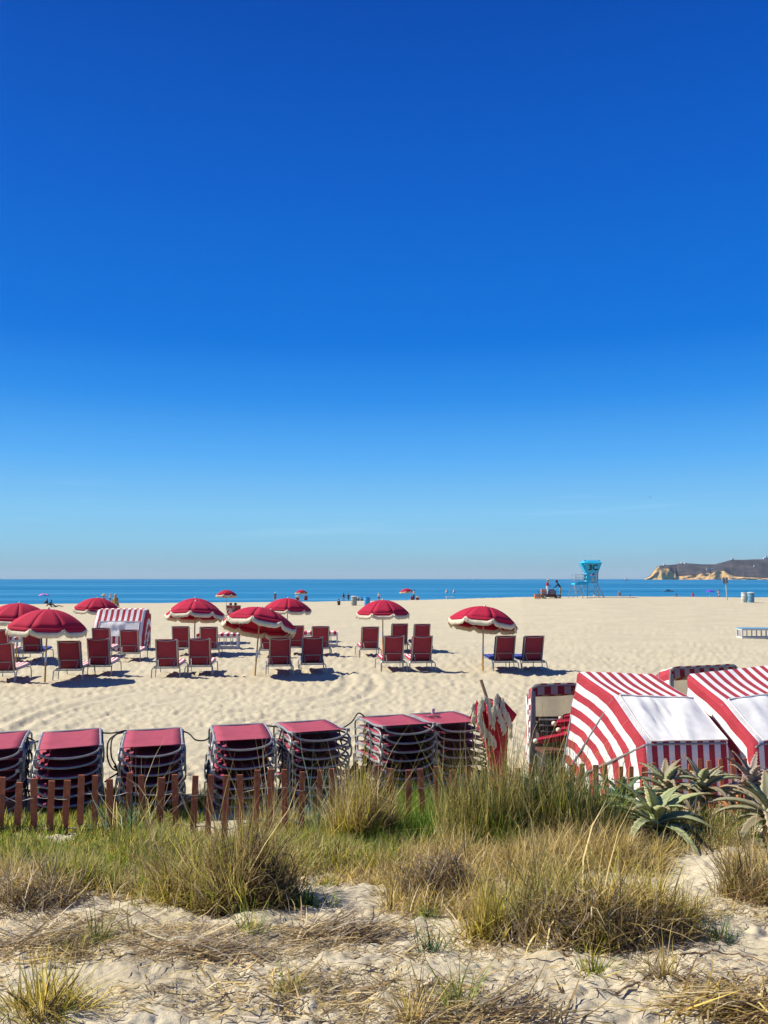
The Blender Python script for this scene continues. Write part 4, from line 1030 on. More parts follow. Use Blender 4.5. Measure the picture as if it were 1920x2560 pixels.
ld = MB()
for s in (-.22, .22): ld.tube([(-1.55 + s, .72, 1.25), (-1.62 + s, 1.05, -.05)], .02, 5)
for k in range(5): ld.tube([(-1.79, .74 + .065 * k, 1.08 - .24 * k), (-1.37, .74 + .065 * k, 1.08 - .24 * k)], .02, 5)
ld.build('ladder', M['steel'], tw)
st = MB()
for k in range(4): st.box((-1.45, -.75 - .1 * k, 1.02 - .2 * k), (.62, .12, .03))
st.tube([(-1.77, -.66, 1.15), (-1.72, -1.1, .30)], .018, 5); st.tube([(-1.13, -.66, 1.15), (-1.13, -1.1, .30)], .018, 5)
st.build('stairs', M['steel'], tw, 30)
def facemx(z, off=.012, x=0):
    """on the flared front wall"""
    tilt = math.atan2(h1 - h0 - .02, Z2 - Z1) if z > Z1 else math.atan2(.02, Z1 - Z0)
    yv = -(h0 + .02 + (h1 - h0 - .02) * (z - Z1) / (Z2 - Z1)) if z > Z1 else -(h0 + .02 * (z - Z0) / (Z1 - Z0))
    return Matrix.Translation((x, yv - off, z)) @ Euler((PI / 2 + tilt * 1.0, 0, 0)).to_matrix().to_4x4()
fontmesh('3C', .74, M['letter'], 'lettering', tw, facemx(2.76, .016, .04), bold=.023)
sd = Matrix.Translation((-h0 - .03, -.02, 1.86)) @ Euler((PI / 2, 0, -PI / 2)).to_matrix().to_4x4()
fontmesh('3C', .74, M['letter'], 'lettering', tw, sd, bold=.023)
# wave emblem, notice, white rescue board
em = MB()
for k in range(10):
    a0_, a1_ = PI * (.12 + .09 * k), PI * (.12 + .09 * (k + 1))
    pass
e_ = facemx(2.10, .012, .02)
ov = [(.20 * math.cos(a), .125 * math.sin(a) * (1.1 if math.sin(a) > 0 else .7), 0) for a in [2 * PI * k / 20 for k in range(20)]]
m_ = MB(); m_.add(ov, [tuple(range(20))]); o = m_.build('wave_emblem', M['emblem'], tw, 0, solid=.012); o.matrix_local = e_
cr = [(-.23, -.07), (-.20, .06), (-.10, .12), (.0, .10), (.04, .05), (-.04, .06), (-.10, .04), (-.12, -.02), (-.06, -.07), (.06, -.06), (.12, -.03), (.19, .02), (.20, -.04), (.12, -.10), (-.08, -.13)]
m_ = MB(); m_.add([(a, b_, 0) for a, b_ in cr], [tuple(range(len(cr)))]); w2 = m_.build('wave_crest', M['white'], o, 0, solid=.008); w2.location = (0, 0, .014)
m_ = MB().box((0, 0, 0), (.24, .26, .02)); o = m_.build('notice', M['notice'], tw, 0); o.matrix_local = facemx(1.68, .014, .02)
m_ = MB().tube([(.34, -h0 - .06, 1.55), (.34, -h0 - .07, 2.33)], .035, 8); m_.build('rescue_can', M['white'], tw)
MB().tube([(.50, -.56, 1.42), (-.1, -.58, 1.34)], .03, 6).build('step_rail', M['steel'], tw)

# ------------------------------------------------------------------ cart with crates
cp = gp(1378, 1496.5); CS = cp.y / 80.0
ct = thing('beach_cart', 'brown flatbed beach cart with pale wheels, loaded with crates', 'cart', cp, R(2)); ct.scale = (CS, CS, CS)
m_ = MB(); m_.box((0, .3, .30), (1.62, .8, .09)); m_.box((.06, .3, .2), (.9, .5, .12)); m_.build('deck', M['cart'], ct, 0, bevel=.01)
for X in (-.62, .62):
    for Y in (-.12, .72):
        w_ = MB(); w_.lathe([(.04, -.05), (.15, -.05), (.165, -.03), (.165, .03), (.15, .05), (.04, .05)], 16, mx=Euler((PI / 2, 0, 0)).to_matrix()); o = w_.build('wheel', M['dark'], ct); o.location = (X, Y, .165)
        MB().lathe([(.005, .052), (.10, .056), (.115, .05), (.115, -.05), (.10, -.056), (.005, -.052)], 14, mx=Euler((PI / 2, 0, 0)).to_matrix()).build('rim', M['palebin'], o)
m_ = MB(); m_.box((.06, -.12, .10), (.55, .04, .05)); m_.build('side_step', M['palebin'], ct, 0); MB().tube([(-.82, .3, .3), (-1.05, .3, .42), (-1.2, .3, .75)], .02, 6).build('handle', M['dark'], ct)
def crate(x, yv, z, sx, sy, h, m, lab, ref=ct, rot=0):
    p_ = Vector(ref.location) + Euler((0, 0, ref.rotation_euler.z)).to_matrix() @ Vector((x, yv, z)) * CS
    t = thing('crate', lab, 'crate', p_, rot, 'crates on and beside the cart'); t.scale = (CS,) * 3
    b_ = MB(); n = max(2, int(h / .09))
    for k in range(n):
        zz = h * (k + .5) / n
        b_.box((0, -sy / 2, zz), (sx, .016, h / n * .72)); b_.box((0, sy / 2, zz), (sx, .016, h / n * .72)); b_.box((-sx / 2 + .01, 0, zz), (.016, sy - .02, h / n * .72)); b_.box((sx / 2 - .01, 0, zz), (.016, sy - .02, h / n * .72))
    b_.box((0, 0, .012), (sx - .03, sy - .03, .018)); b_.build('slat', M[m], t, 0)
    c_ = MB()
    for a in (-1, 1):
        for b2 in (-1, 1): c_.box((a * (sx / 2 - .035), b2 * (sy / 2 - .035), h / 2 + .003), (.035, .035, h))
    c_.build('corner_post', M[m], t, 0)
crate(-1.22, .25, 0, .55, .5, .43, 'crate', 'orange crate on the sand left of the cart')
crate(-.62, .45, .345, .40, .42, .28, 'crate', 'lower orange crate at the left end of the cart')
crate(-.64, .45, .628, .42, .42, .26, 'crate', 'upper orange crate at the left end of the cart', rot=.1)
crate(.16, .2, .345, .62, .42, .20, 'crater', 'lower reddish crate in the middle of the cart')
crate(.17, .2, .548, .60, .42, .20, 'crater', 'middle reddish crate in the middle of the cart', rot=-.04)
crate(.10, .22, .752, .42, .4, .14, 'crater', 'small topmost reddish crate under the reaching arm', rot=.05)
crate(-.16, .5, .345, .3, .36, .4, 'crater', 'tall reddish crate right behind the yellow hatted worker')

# ------------------------------------------------------------------ barrels, sign, buoys
def barrel(px, py, h, m, lid, lab, lean=(0, 0), rtop=.36):
    p = gp(px, py); t = thing('rubbish_barrel', lab, 'bin', p, 0); r0 = h * .33
    b_ = MB(); b_.lathe([(r0 * .9, -.04), (r0 * .92, .0), (r0 * .95, h * .3), (r0 * .99, h * .32), (r0 * .97, h * .34), (r0, h * .62), (r0 * 1.04, h * .64), (r0 * 1.01, h * .66), (r0 * 1.05, h * .95), (r0 * 1.09, h * .96), (r0 * 1.09, h * .98), (r0 * .98, h * .975), (r0 * .9, h * .5), (.02, h * .45)], 24); b_.build('body', M[m], t, 35)
    l_ = MB()
    if lid == 'dome': l_.lathe([(r0 * 1.12, h * .965), (r0 * 1.12, h * 1.0), (r0 * .9, h * 1.05), (r0 * .4, h * 1.085), (.02, h * 1.09)], 24)
    else: l_.tube([(r0 * 1.07 * math.cos(a), r0 * 1.07 * math.sin(a), h * .98) for a in [2 * PI * k / 24 for k in range(25)]], .03, 6)
    l_.build('lid' if lid == 'dome' else 'rim', M['palebin'] if lid == 'dome' else M[m], t); t.rotation_euler = (lean[0], lean[1], 0)
barrel(885, 1514, 1.02, 'greybin', 'dome', 'grey green barrel with pale domed lid beside the bright blue one', (0, .01))
barrel(917.5, 1514.5, 1.0, 'bluebin', 'rim', 'bright blue open barrel leaning slightly, right of the grey one', (0, .05))
barrel(1860, 1506, .84, 'palebin', 'rim', 'pale barrel leaning left against a faded blue one', (.03, .10))
barrel(1878, 1506.5, .84, 'bluegreybin', 'dome', 'faded blue barrel with domed lid at the right, behind the pale one', (0, -.02))
p = gp(1818.5, 1500); t = thing('sign', 'grey sign seen from behind on a leaning pale pole at the right', 'sign', p, .35); sh = p.y / 78
MB().tube([(0, 0, -.2), (-.17, 0, 2.05 * sh)], .045, 8).build('pole', M['palebin'], t)
m_ = MB().box((-.13, .05, 1.75 * sh), (.62, .03, .55), (0, -.12, 0)); m_.build('panel', M['sign'], t, 0, bevel=.02)
for px, lab in ((1116.5, 'left pink buoy floating offshore'), (1135, 'right pink buoy floating offshore')):
    p = at(px, 1479, 268); t = thing('buoy', lab, 'buoy', (p.x, 268, SEA), 0, 'pink buoys offshore')
    MB().lathe([(.02, -.3), (.3, -.1), (.38, .15), (.3, .5), (.08, .75), (.06, 1.0)], 12).build('float', M['pink'] if 'pink' in M else mat('pale_pink_buoy', (.7, .35, .3)), t); MB().tube([(0, 0, .9), (0, 0, 1.35)], .07, 6).build('topmark', M['white'], t)
p = stand(1124, 1490.5, .5, 60); t = thing('folding_table', 'low white folding table at the water edge', 'table', p, .1)
MB().box((0, 0, .47), (1.1, .5, .05)).build('tabletop', M['white'], t, 0)
for s in (-1, 1):
    for s2 in (-1, 1): MB().tube([(s * .4, s2 * .2, .45), (s * .58, s2 * .22, -.04)], .025, 5).build('leg', M['white'], t)

# ------------------------------------------------------------------ people
def skmat(n, c): return mat(n, c, .7, .08, 6)
SKIN = [skmat('light_skin', (.48, .27, .18)), skmat('tanned_skin', (.32, .16, .09)), skmat('dark_skin', (.09, .045, .03))]
CM = {}
def cmat(n, c):
    if n not in CM: CM[n] = cloth(n + '_clothing', c, trans=0)
    return CM[n]
COLR = {'white': (.62, .6, .58), 'red': (.25, .012, .025), 'navy': (.012, .016, .045), 'khaki': (.34, .24, .13), 'grey': (.13, .14, .14), 'pink': (.62, .04, .20), 'black': (.015, .015, .018), 'blue': (.06, .14, .35), 'brown': (.10, .06, .035), 'palepink': (.6, .33, .32), 'mustard': (.32, .22, .06), 'slate': (.10, .14, .18)}
HAIR = {'dark': (.018, .012, .01), 'brown': (.09, .045, .02), 'fair': (.4, .27, .11), 'white': (.6, .58, .55)}
def joints(pose):
    J = {'pel': (0, 0, .95), 'sp': (0, 0, 1.13), 'ch': (0, 0, 1.32), 'nk': (0, -.005, 1.46), 'hb': (0, .01, 1.53), 'hd': (0, .02, 1.61), 'cr': (0, .005, 1.69)}
    for s, q in ((-1, 'l'), (1, 'r')):
        J.update({q + 'sh': (.165 * s, 0, 1.40), q + 'el': (.225 * s, -.02, 1.13), q + 'wr': (.25 * s, .05, .89), q + 'pa': (.25 * s, .075, .82),
                  q + 'hp': (.085 * s, 0, .91), q + 'kn': (.10 * s, .02, .50), q + 'an': (.105 * s, -.02, .09), q + 'to': (.12 * s, .14, .035)})
    if pose == 'walk':
        J.update(lkn=(-.1, .14, .52), lan=(-.1, .10, .12), lto=(-.11, .25, .07), rkn=(.1, .0, .5), ran=(.1, -.20, .14), rto=(.11, -.08, .04), lel=(-.23, -.12, 1.14), lwr=(-.25, -.14, .9), lpa=(-.25, -.13, .83), rel=(.23, .07, 1.14), rwr=(.27, .2, .95), rpa=(.27, .25, .89))
    if pose == 'bentarms':
        J.update(lel=(-.24, -.06, 1.14), lwr=(-.17, .16, 1.16), lpa=(-.13, .22, 1.19), rel=(.25, -.04, 1.15), rwr=(.2, .16, 1.25), rpa=(.16, .21, 1.3))
    if pose == 'phone':
        J.update(lel=(-.2, .14, 1.24), lwr=(-.08, .26, 1.45), lpa=(-.06, .27, 1.51), rel=(.2, .14, 1.24), rwr=(.08, .26, 1.45), rpa=(.06, .27, 1.51))
    if pose == 'reach':   # leaning forward over the crates, arms out
        J.update(sp=(0, .06, 1.12), ch=(0, .17, 1.28), nk=(0, .25, 1.40), hb=(0, .29, 1.455), hd=(0, .34, 1.52), cr=(0, .36, 1.60))
        for s, q in ((-1, 'l'), (1, 'r')): J.update({q + 'sh': (.165 * s, .21, 1.33), q + 'el': (.21 * s, .36, 1.12), q + 'wr': (.17 * s, .54, .99), q + 'pa': (.16 * s, .60, .96)})
    if pose == 'lookdown':
        J.update(ch=(0, .04, 1.31), nk=(0, .07, 1.44), hb=(0, .10, 1.5), hd=(0, .15, 1.57), cr=(0, .16, 1.655))
        for s, q in ((-1, 'l'), (1, 'r')): J.update({q + 'sh': (.16 * s, .05, 1.38), q + 'el': (.22 * s, .12, 1.13), q + 'wr': (.18 * s, .32, 1.0), q + 'pa': (.17 * s, .39, .97)})
    if pose in ('sit', 'chair', 'lie', 'crouch'):
        dz = {'sit': -.85, 'chair': -.60, 'lie': -.83, 'crouch': -.72}[pose]
        for k in list(J): J[k] = (J[k][0], J[k][1], J[k][2] + dz)
        if pose == 'sit':
            for s, q in ((-1, 'l'), (1, 'r')): J.update({q + 'kn': (.16 * s, .36, .42), q + 'an': (.14 * s, .52, .08), q + 'to': (.15 * s, .68, .05), q + 'el': (.22 * s, .12, .36), q + 'wr': (.16 * s, .32, .42), q + 'pa': (.14 * s, .38, .42)})
        if pose == 'chair':
            for s, q in ((-1, 'l'), (1, 'r')): J.update({q + 'kn': (.13 * s, .42, .36), q + 'an': (.13 * s, .80, .34), q + 'to': (.13 * s, .86, .46), q + 'el': (.26 * s, .02, .54), q + 'wr': (.26 * s, .24, .42), q + 'pa': (.26 * s, .3, .40)})
        if pose == 'crouch':
            for s, q in ((-1, 'l'), (1, 'r')): J.update({q + 'kn': (.17 * s, .34, .36), q + 'an': (.12 * s, .06, .07), q + 'to': (.13 * s, .22, .03), q + 'el': (.2 * s, .22, .36), q + 'wr': (.12 * s, .42, .28), q + 'pa': (.10 * s, .47, .24)})
        if pose == 'lie':   # reclining on the sand, propped on the elbows
            for k in ('sp', 'ch', 'nk', 'hb', 'hd', 'cr', 'lsh', 'rsh'):
                x, yv, z = J[k]; h = z - .12; J[k] = (x, -h * .72, .12 + h * .66)
            for s, q in ((-1, 'l'), (1, 'r')): J.update({q + 'hp': (.085 * s, .06, .11), q + 'kn': (.1 * s, .46, .22), q + 'an': (.1 * s, .86, .08), q + 'to': (.11 * s, .93, .18), q + 'el': (.26 * s, -.48, .08), q + 'wr': (.24 * s, -.24, .06), q + 'pa': (.24 * s, -.17, .05)})
    return {k: Vector(v) for k, v in J.items()}
RAD = {'pel': .135, 'sp': .12, 'ch': .145, 'nk': .055, 'hb': .062, 'hd': .092, 'cr': .065, 'sh': .062, 'el': .043, 'wr': .029, 'pa': .034, 'hp': .095, 'kn': .06, 'an': .042, 'to': .035}
CH = [('pel', 'sp'), ('sp', 'ch'), ('ch', 'nk'), ('nk', 'hb'), ('hb', 'hd'), ('hd', 'cr')]
for q in 'lr': CH += [('ch', q + 'sh'), (q + 'sh', q + 'el'), (q + 'el', q + 'wr'), (q + 'wr', q + 'pa'), ('pel', q + 'hp'), (q + 'hp', q + 'kn'), (q + 'kn', q + 'an'), (q + 'an', q + 'to')]
def person(loc, rz, pose, shirt, legs, skin, hair, label, hat=None, bare=False, longhair=False, long_sleeve=False, long_legs=False, sc_=1.0, slim=1.0, group=None):
    J = joints(pose); names = list(J); rad = {k: RAD.get(k, RAD.get(k[1:], .05)) * slim for k in names}
    vs_ = [J[k] for k in names]; ed = [(names.index(a), names.index(b)) for a, b in CH]; rr = [rad[k] for k in names]
    zone = {}
    # nose and the fingers
    fwd = (J['cr'] - J['hb']).cross(Vector((1, 0, 0))) * -1
    fwd = Vector((0, 1, 0)) if fwd.length < 1e-4 else (-fwd if fwd.y < 0 else fwd).normalized()
    vs_.append(J['hd'] + fwd * .105 - Vector((0, 0, .01))); rr.append(.016); ed.append((names.index('hd'), len(vs_) - 1))
    for q, s in (('l', -1), ('r', 1)):
        d = (J[q + 'pa'] - J[q + 'wr']).normalized(); sd_ = d.cross(Vector((0, 0, 1))); sd_ = sd_.normalized() if sd_.length > .2 else Vector((0, 1, 0))
        for k, L in ((-1.5, .062), (-.5, .078), (.5, .074), (1.5, .058)):
            a = J[q + 'pa'] + sd_ * k * .019 + d * .02; b = a + d * L * .55; c = b + (d * .8 - Vector((0, 0, .25))) * L * .45
            i0 = len(vs_); vs_ += [a, b, c]; rr += [.011, .009, .007]; ed += [(names.index(q + 'pa'), i0), (i0, i0 + 1), (i0 + 1, i0 + 2)]
        a = J[q + 'wr'] + d * .03 - sd_ * .035; b = a + (d - sd_ * .6).normalized() * .045; i0 = len(vs_); vs_ += [a, b]; rr += [.011, .009]; ed += [(names.index(q + 'pa'), i0), (i0, i0 + 1)]
    me = bpy.data.meshes.new('body'); me.from_pydata([tuple(v) for v in vs_], ed, [])
    o = bpy.data.objects.new('body', me); COL.objects.link(o)
    md = o.modifiers.new('skin', 'SKIN'); md.use_smooth_shade = True
    if not me.skin_vertices: pass
    sv = me.skin_vertices[0].data
    for v, r_ in zip(sv, rr): v.radius = (r_, r_ * (.8 if r_ > .1 else 1)); v.use_root = False
    sv[names.index('pel')].use_root = True
    o.modifiers.new('sub', 'SUBSURF').levels = 1
    bpy.context.view_layer.update()
    bm_ = bpy.data.meshes.new_from_object(o.evaluated_get(bpy.context.evaluated_depsgraph_get())); bpy.data.objects.remove(o)
    t = thing('person', label, 'person', loc, rz, group); t.scale = (sc_,) * 3
    ms = [SKIN[skin], cmat(shirt, COLR[shirt]), cmat(legs, COLR[legs])]
    bm_.materials.clear()
    for m in ms: bm_.materials.append(m)
    segs = []
    for a, b in CH:
        k = b[1:] if b[0] in 'lr' and b not in ('lr',) else b
        z = 0
        if (a, b) in (('pel', 'sp'), ('sp', 'ch')): z = 0 if bare else 1
        elif a == 'ch' and b[1:] == 'sh': z = 0 if bare else 1
        elif a[1:] == 'sh': z = 1 if not bare else 0
        elif a[1:] == 'el' and b[1:] == 'wr': z = 1 if long_sleeve else 0
        elif a == 'pel' or a[1:] == 'hp': z = 2
        elif a[1:] == 'kn' and b[1:] == 'an': z = 2 if long_legs else 0
        segs.append((J[a], J[b], z, a, b))
    for p in bm_.polygons:
        c = p.center; best = 9; bz = 0
        for A, B, z, a, b in segs:
            ab = B - A; tt = max(0, min(1, (c - A).dot(ab) / ab.length_squared)); dd = (c - A - ab * tt).length - .5 * (rad[a] * (1 - tt) + rad[b] * tt)
            if dd < best:
                best = dd; bz = z
                if a[1:] == 'sh' and not long_sleeve and tt > .55: bz = 0
                if a[1:] == 'hp' and not long_legs and tt > .75: bz = 0
        p.material_index = bz; p.use_smooth = True
    bo = bpy.data.objects.new('body', bm_); COL.objects.link(bo); bo.parent = t
    up = (J['cr'] - J['hb']).normalized(); qm = up.to_track_quat('Z', 'Y').to_matrix()
    hc = J['hd'] + up * .03 - fwd * .018
    hm = MB(); ring_ = []
    for i in range(7):
        u = i / 6; ph = PI * (.02 + .60 * u); r_ = .108 * math.sin(ph); z = .105 * math.cos(ph)
        ring_.append([hc + Vector((r_ * math.cos(a), r_ * math.sin(a) * 1.08 - (.03 * u if math.sin(a) > .3 else 0), z)) for a in [2 * PI * k / 12 for k in range(13)]])
    hm.grid(ring_)
    if longhair: hm.tube([hc - fwd * .05, hc - fwd * .10 - up * .10, hc - fwd * .10 - up * .26], [.085, .075, .03], 8)
    hm.build('hair', cmat('hair_' + hair, HAIR[hair]), t, 70)
    if hat:
        c_, wide = hat; hh = MB(); r1 = .24 if wide else .15
        hh.lathe([(r1, -.008), (r1, .004), (.118, .015), (.112, .06), (.09, .105), (.01, .12)], 16, hc + up * .02, mx=qm); hh.build('hat', cmat('hat_' + c_, {'yellow': (.58, .44, .10), 'maroon': (.12, .02, .03), 'straw': (.6, .45, .25), 'white': (.62, .6, .58)}[c_]), t, 50)
    return t
W1 = Vector(ct.location) + Vector((-.33, .18, .345)) * CS
person(W1, R(-75), 'lookdown', 'red', 'white', 1, 'brown', 'person in red shirt and yellow sun hat standing on the beach cart', ('yellow', True), long_sleeve=True, long_legs=True, sc_=.82 * CS)
W2 = Vector(ct.location) + Vector((.92, .25, 0)) * CS; W2.z = gz(W2.x, W2.y)
person(W2, R(86), 'reach', 'navy', 'khaki', 2, 'dark', 'person in dark top and khaki trousers reaching over the cart crates', ('maroon', False), long_sleeve=True, long_legs=True, sc_=1.0 * CS)
g_ = 'people by the water'
def far(px, py, h, *a, lo=60, **k):
    p = stand(px, py, h, lo); return person(p, *a, **k)
far(688, 1480, 1.74, R(8), 'walk', 'grey', 'red', 1, 'white', 'person in grey shirt, red shorts and white cap walking at the water', hat=('white', False), group=g_)
far(276, 1483, 1.72, R(20), 'walk', 'white', 'blue', 0, 'white', 'tallest person in white between two others behind the cabana umbrella', group=g_)
far(289, 1490, 1.62, R(-10), 'stand', 'mustard', 'white', 0, 'fair', 'fair haired person in mustard top and white shorts carrying a dark bag', longhair=True, group=g_)
far(259.5, 1491, 1.6, R(60), 'stand', 'palepink', 'white', 0, 'brown', 'person in wide straw hat above the umbrella behind the cabana', hat=('straw', True), group=g_)
far(281, 1500, 1.1, R(10), 'stand', 'palepink', 'palepink', 0, 'brown', 'small child in pink between the two people behind the umbrella', sc_=.64, group=g_)
far(118, 1496.5, .86, R(75), 'sit', 'navy', 'navy', 2, 'dark', 'person in dark clothes sitting directly under the blue and pink umbrella', group=g_)
far(128.5, 1500, .86, R(90), 'sit', 'black', 'black', 2, 'dark', 'person sitting in black just right of the blue and pink umbrella', group=g_)
far(138, 1503.5, .75, R(-75), 'lie', 'slate', 'black', 1, 'dark', 'person in grey lying back on the sand at far left', group=g_)
far(577, 1488.5, 1.02, R(5), 'chair', 'palepink', 'red', 0, 'brown', 'bare armed person sitting in the left chair under the distant red umbrella', group=g_)
far(589, 1489, 1.02, R(5), 'chair', 'brown', 'black', 1, 'dark', 'dark haired person sitting in the right chair under the distant red umbrella', group=g_)
far(859, 1486, 1.5, R(30), 'stand', 'brown', 'white', 1, 'dark', 'person in white bottoms standing left of the grey barrel', longhair=True, group=g_)
far(871, 1488, 1.4, R(0), 'stand', 'navy', 'grey', 0, 'brown', 'person in navy standing just left of the grey barrel', group=g_)
far(847, 1498, .75, R(0), 'sit', 'brown', 'navy', 1, 'brown', 'person sitting low on the sand left of the barrels', sc_=.85, group=g_)
far(895.5, 1491.5, .86, R(0), 'sit', 'slate', 'navy', 0, 'white', 'left person sitting in the gap between the two barrels', group=g_)
far(904, 1492, .86, R(0), 'sit', 'grey', 'brown', 0, 'brown', 'right person sitting in the gap between the two barrels', group=g_)
far(947.5, 1481, 1.7, R(180), 'walk', 'white', 'black', 0, 'fair', 'long haired person in white top and dark shorts walking from the water', longhair=True, group=g_)
far(1035, 1473, 1.75, R(70), 'bentarms', 'white', 'navy', 1, 'dark', 'person in white top standing beside the leaning distant umbrella', long_legs=True, group=g_)
far(1486, 1483, .86, R(40), 'sit', 'white', 'white', 0, 'brown', 'person in white sitting between the legs of the lifeguard tower', group=g_)
far(1548.5, 1480, 1.55, R(180), 'stand', 'palepink', 'white', 1, 'fair', 'person seen to the chest beyond the sand right of the tower', bare=True, group=g_)
far(1565, 1485, .75, R(60), 'lie', 'navy', 'black', 1, 'dark', 'person lying in dark clothes beyond the sand right of the tower', group=g_)
far(1690.5, 1484, .86, R(10), 'sit', 'brown', 'brown', 1, 'dark', 'person in brown sitting low at the water left of the pink one', group=g_)
far(1732, 1480, 1.2, R(10), 'stand', 'pink', 'pink', 0, 'dark', 'child in bright pink standing at the water', sc_=.72, group=g_)
far(1798, 1474.5, 1.68, R(60), 'phone', 'palepink', 'palepink', 0, 'dark', 'person in swimwear standing with raised hands beside the purple umbrella', bare=True, group=g_)
far(1788, 1486.5, .75, R(80), 'lie', 'black', 'navy', 1, 'dark', 'person lying in dark clothes at the feet of the swimmer', group=g_)
p = stand(293, 1503, .9, 60)
t = thing('bag', 'dark blue beach bag held by the fair haired person', 'bag', (p.x, p.y - .1, p.z + .55), .3)
MB().lathe([(.05, -.2), (.2, -.17), (.24, 0), (.2, .18), (.1, .2)], 12).build('body', M['navy'], t); MB().tube(arc([(-.12, 0, .18), (-.08, 0, .32), (.08, 0, .32), (.12, 0, .18)], 4), .018, 5).build('handle', M['navy'], t)
# gull high over the headland
p = at(1625, 1243, 190)
t = thing('seabird', 'dark speck of a seabird gliding in the sky left of the headland', 'bird', p, .6)
b_ = MB(); b_.lathe([(.005, -.22), (.05, -.12), (.075, 0), (.05, .14), (.01, .26)], 10, mx=Euler((PI / 2, 0, 0)).to_matrix()); b_.grid([[(x, .05 - .06 * abs(x) + o_, .05 * math.sin(abs(x) * 4)) for x in (-.6, -.4, -.2, 0, .2, .4, .6)] for o_ in (0, -.1)]); b_.build('body', M['dark'], t, 60)
# ------------------------------------------------------------------ dune vegetation
GREEN = [(.18, .28, .022), (.23, .33, .035), (.12, .21, .025)]; ICE = [(0.161, 0.26, 0.02), (0.218, 0.31, 0.036), (0.103, 0.17, 0.014)]
YEL = [(0.55, 0.443, 0.072), (0.462, 0.4, 0.054), (0.605, 0.486, 0.126), (0.33, 0.346, 0.045)]; STRAW = [(.60, .47, .24), (.52, .39, .17), (.68, .56, .33), (.38, .27, .13)]
TAN = [(0.549, 0.418, 0.162), (0.451, 0.325, 0.114), (0.647, 0.499, 0.218), (0.342, 0.267, 0.085)]; OLIVE = [(0.312, 0.294, 0.06), (0.39, 0.344, 0.08), (0.221, 0.225, 0.045), (0.468, 0.375, 0.13)]
BROWN = [(0.25, 0.162, 0.068), (0.338, 0.228, 0.095), (0.163, 0.106, 0.053), (0.45, 0.318, 0.147)]; GREY = [(0.448, 0.369, 0.263), (0.302, 0.253, 0.189), (0.515, 0.451, 0.347), (0.19, 0.149, 0.105)]
DKGREEN = [(.06, .12, .045), (.085, .15, .06), (.045, .09, .035)]; BLUEG = [(.16, .25, .18), (.21, .30, .22), (.13, .21, .14)]
GOLD = [(.58, .42, .10), (.50, .36, .085), (.64, .49, .17), (.40, .31, .07)]
def blades(roots, az, lean, L, wid, bend, pal, seg=4, flat=None, tintvar=.25, wob=.12):
    n = len(roots); t = np.linspace(0, 1, seg + 1)
    h = np.stack([np.cos(az), np.sin(az), np.zeros(n)], -1)
    P = np.zeros((n, seg + 1, 3)); P[:, 0] = roots; th = lean.copy(); step = L / seg
    az2 = az.copy(); kink = np.where(rng.uniform(0, 1, n) < .16, rng.uniform(.5, 1.7, n), 0); ki = rng.integers(1, seg, n)
    for k in range(seg):
        th = th + np.where(ki == k, kink, 0)
        az2 = az2 + rng.normal(0, wob, n); hh = np.stack([np.cos(az2), np.sin(az2), np.zeros(n)], -1)
        P[:, k + 1] = P[:, k] + step[:, None] * (np.sin(th)[:, None] * hh + np.cos(th)[:, None] * np.array([0, 0, 1.0])); th = th + bend / seg
    fa = rng.uniform(-1.0, 1.0, n); sd = np.stack([-np.sin(az + fa), np.cos(az + fa), np.zeros(n)], -1)
    w = 1.38 * wid[:, None] * np.clip(1.05 - t[None, :] ** 1.6, .05, 1) * (.6 + .4 * np.minimum(1, t[None, :] * 4 + .3))
    A = P - sd[:, None] * w[..., None] / 2; B = P + sd[:, None] * w[..., None] / 2
    V = np.stack([A, B], 2).reshape(n, -1, 3)
    base = (np.arange(n) * (2 * (seg + 1)))[:, None]; k = np.arange(seg) * 2
    q = np.stack([base + k, base + k + 1, base + k + 3, base + k + 2], -1).reshape(-1, 4)
    pal = np.array(pal); c = pal[rng.integers(0, len(pal), n)] * (1 + rng.normal(0, .32, (n, 1))).clip(.4, 1.7) * np.where(rng.uniform(0, 1, (n, 1)) < .14, .45, 1.0)
    C = np.repeat(c, 2 * (seg + 1), 0)
    return V.reshape(-1, 3), q, np.clip(C, 0, 1)
class Veg:
    def __init__(s): s.V = []; s.Q = []; s.C = []; s.o = 0
    def add(s, vqc):
        v, q, c = vqc; s.V.append(v); s.Q.append(q + s.o); s.C.append(c); s.o += len(v); return s
    def build(s, name, mats, parent=None):
        me = bpy.data.meshes.new(name); V = np.concatenate(s.V).astype(np.float32); fastmesh(me, V, np.concatenate(s.Q))
        a = me.attributes.new('tint', 'FLOAT_COLOR', 'POINT'); C = np.concatenate(s.C); a.data.foreach_set('color', np.concatenate([C, np.ones((len(C), 1))], 1).astype(np.float32).ravel())
        me.materials.append(mats); o = bpy.data.objects.new(name, me); COL.objects.link(o)
        if parent:
            o.parent = parent; o.location = -Vector(parent.location)
        return o
def groundz(x, y): return tsoft(x, y)
def disk(n, cx, cy, rx, ry, p=.5):
    a = rng.uniform(0, 2 * PI, n); r = rng.uniform(0, 1, n) ** p; x = cx + rx * r * np.cos(a); y = cy + ry * r * np.sin(a); return x, y, a, r
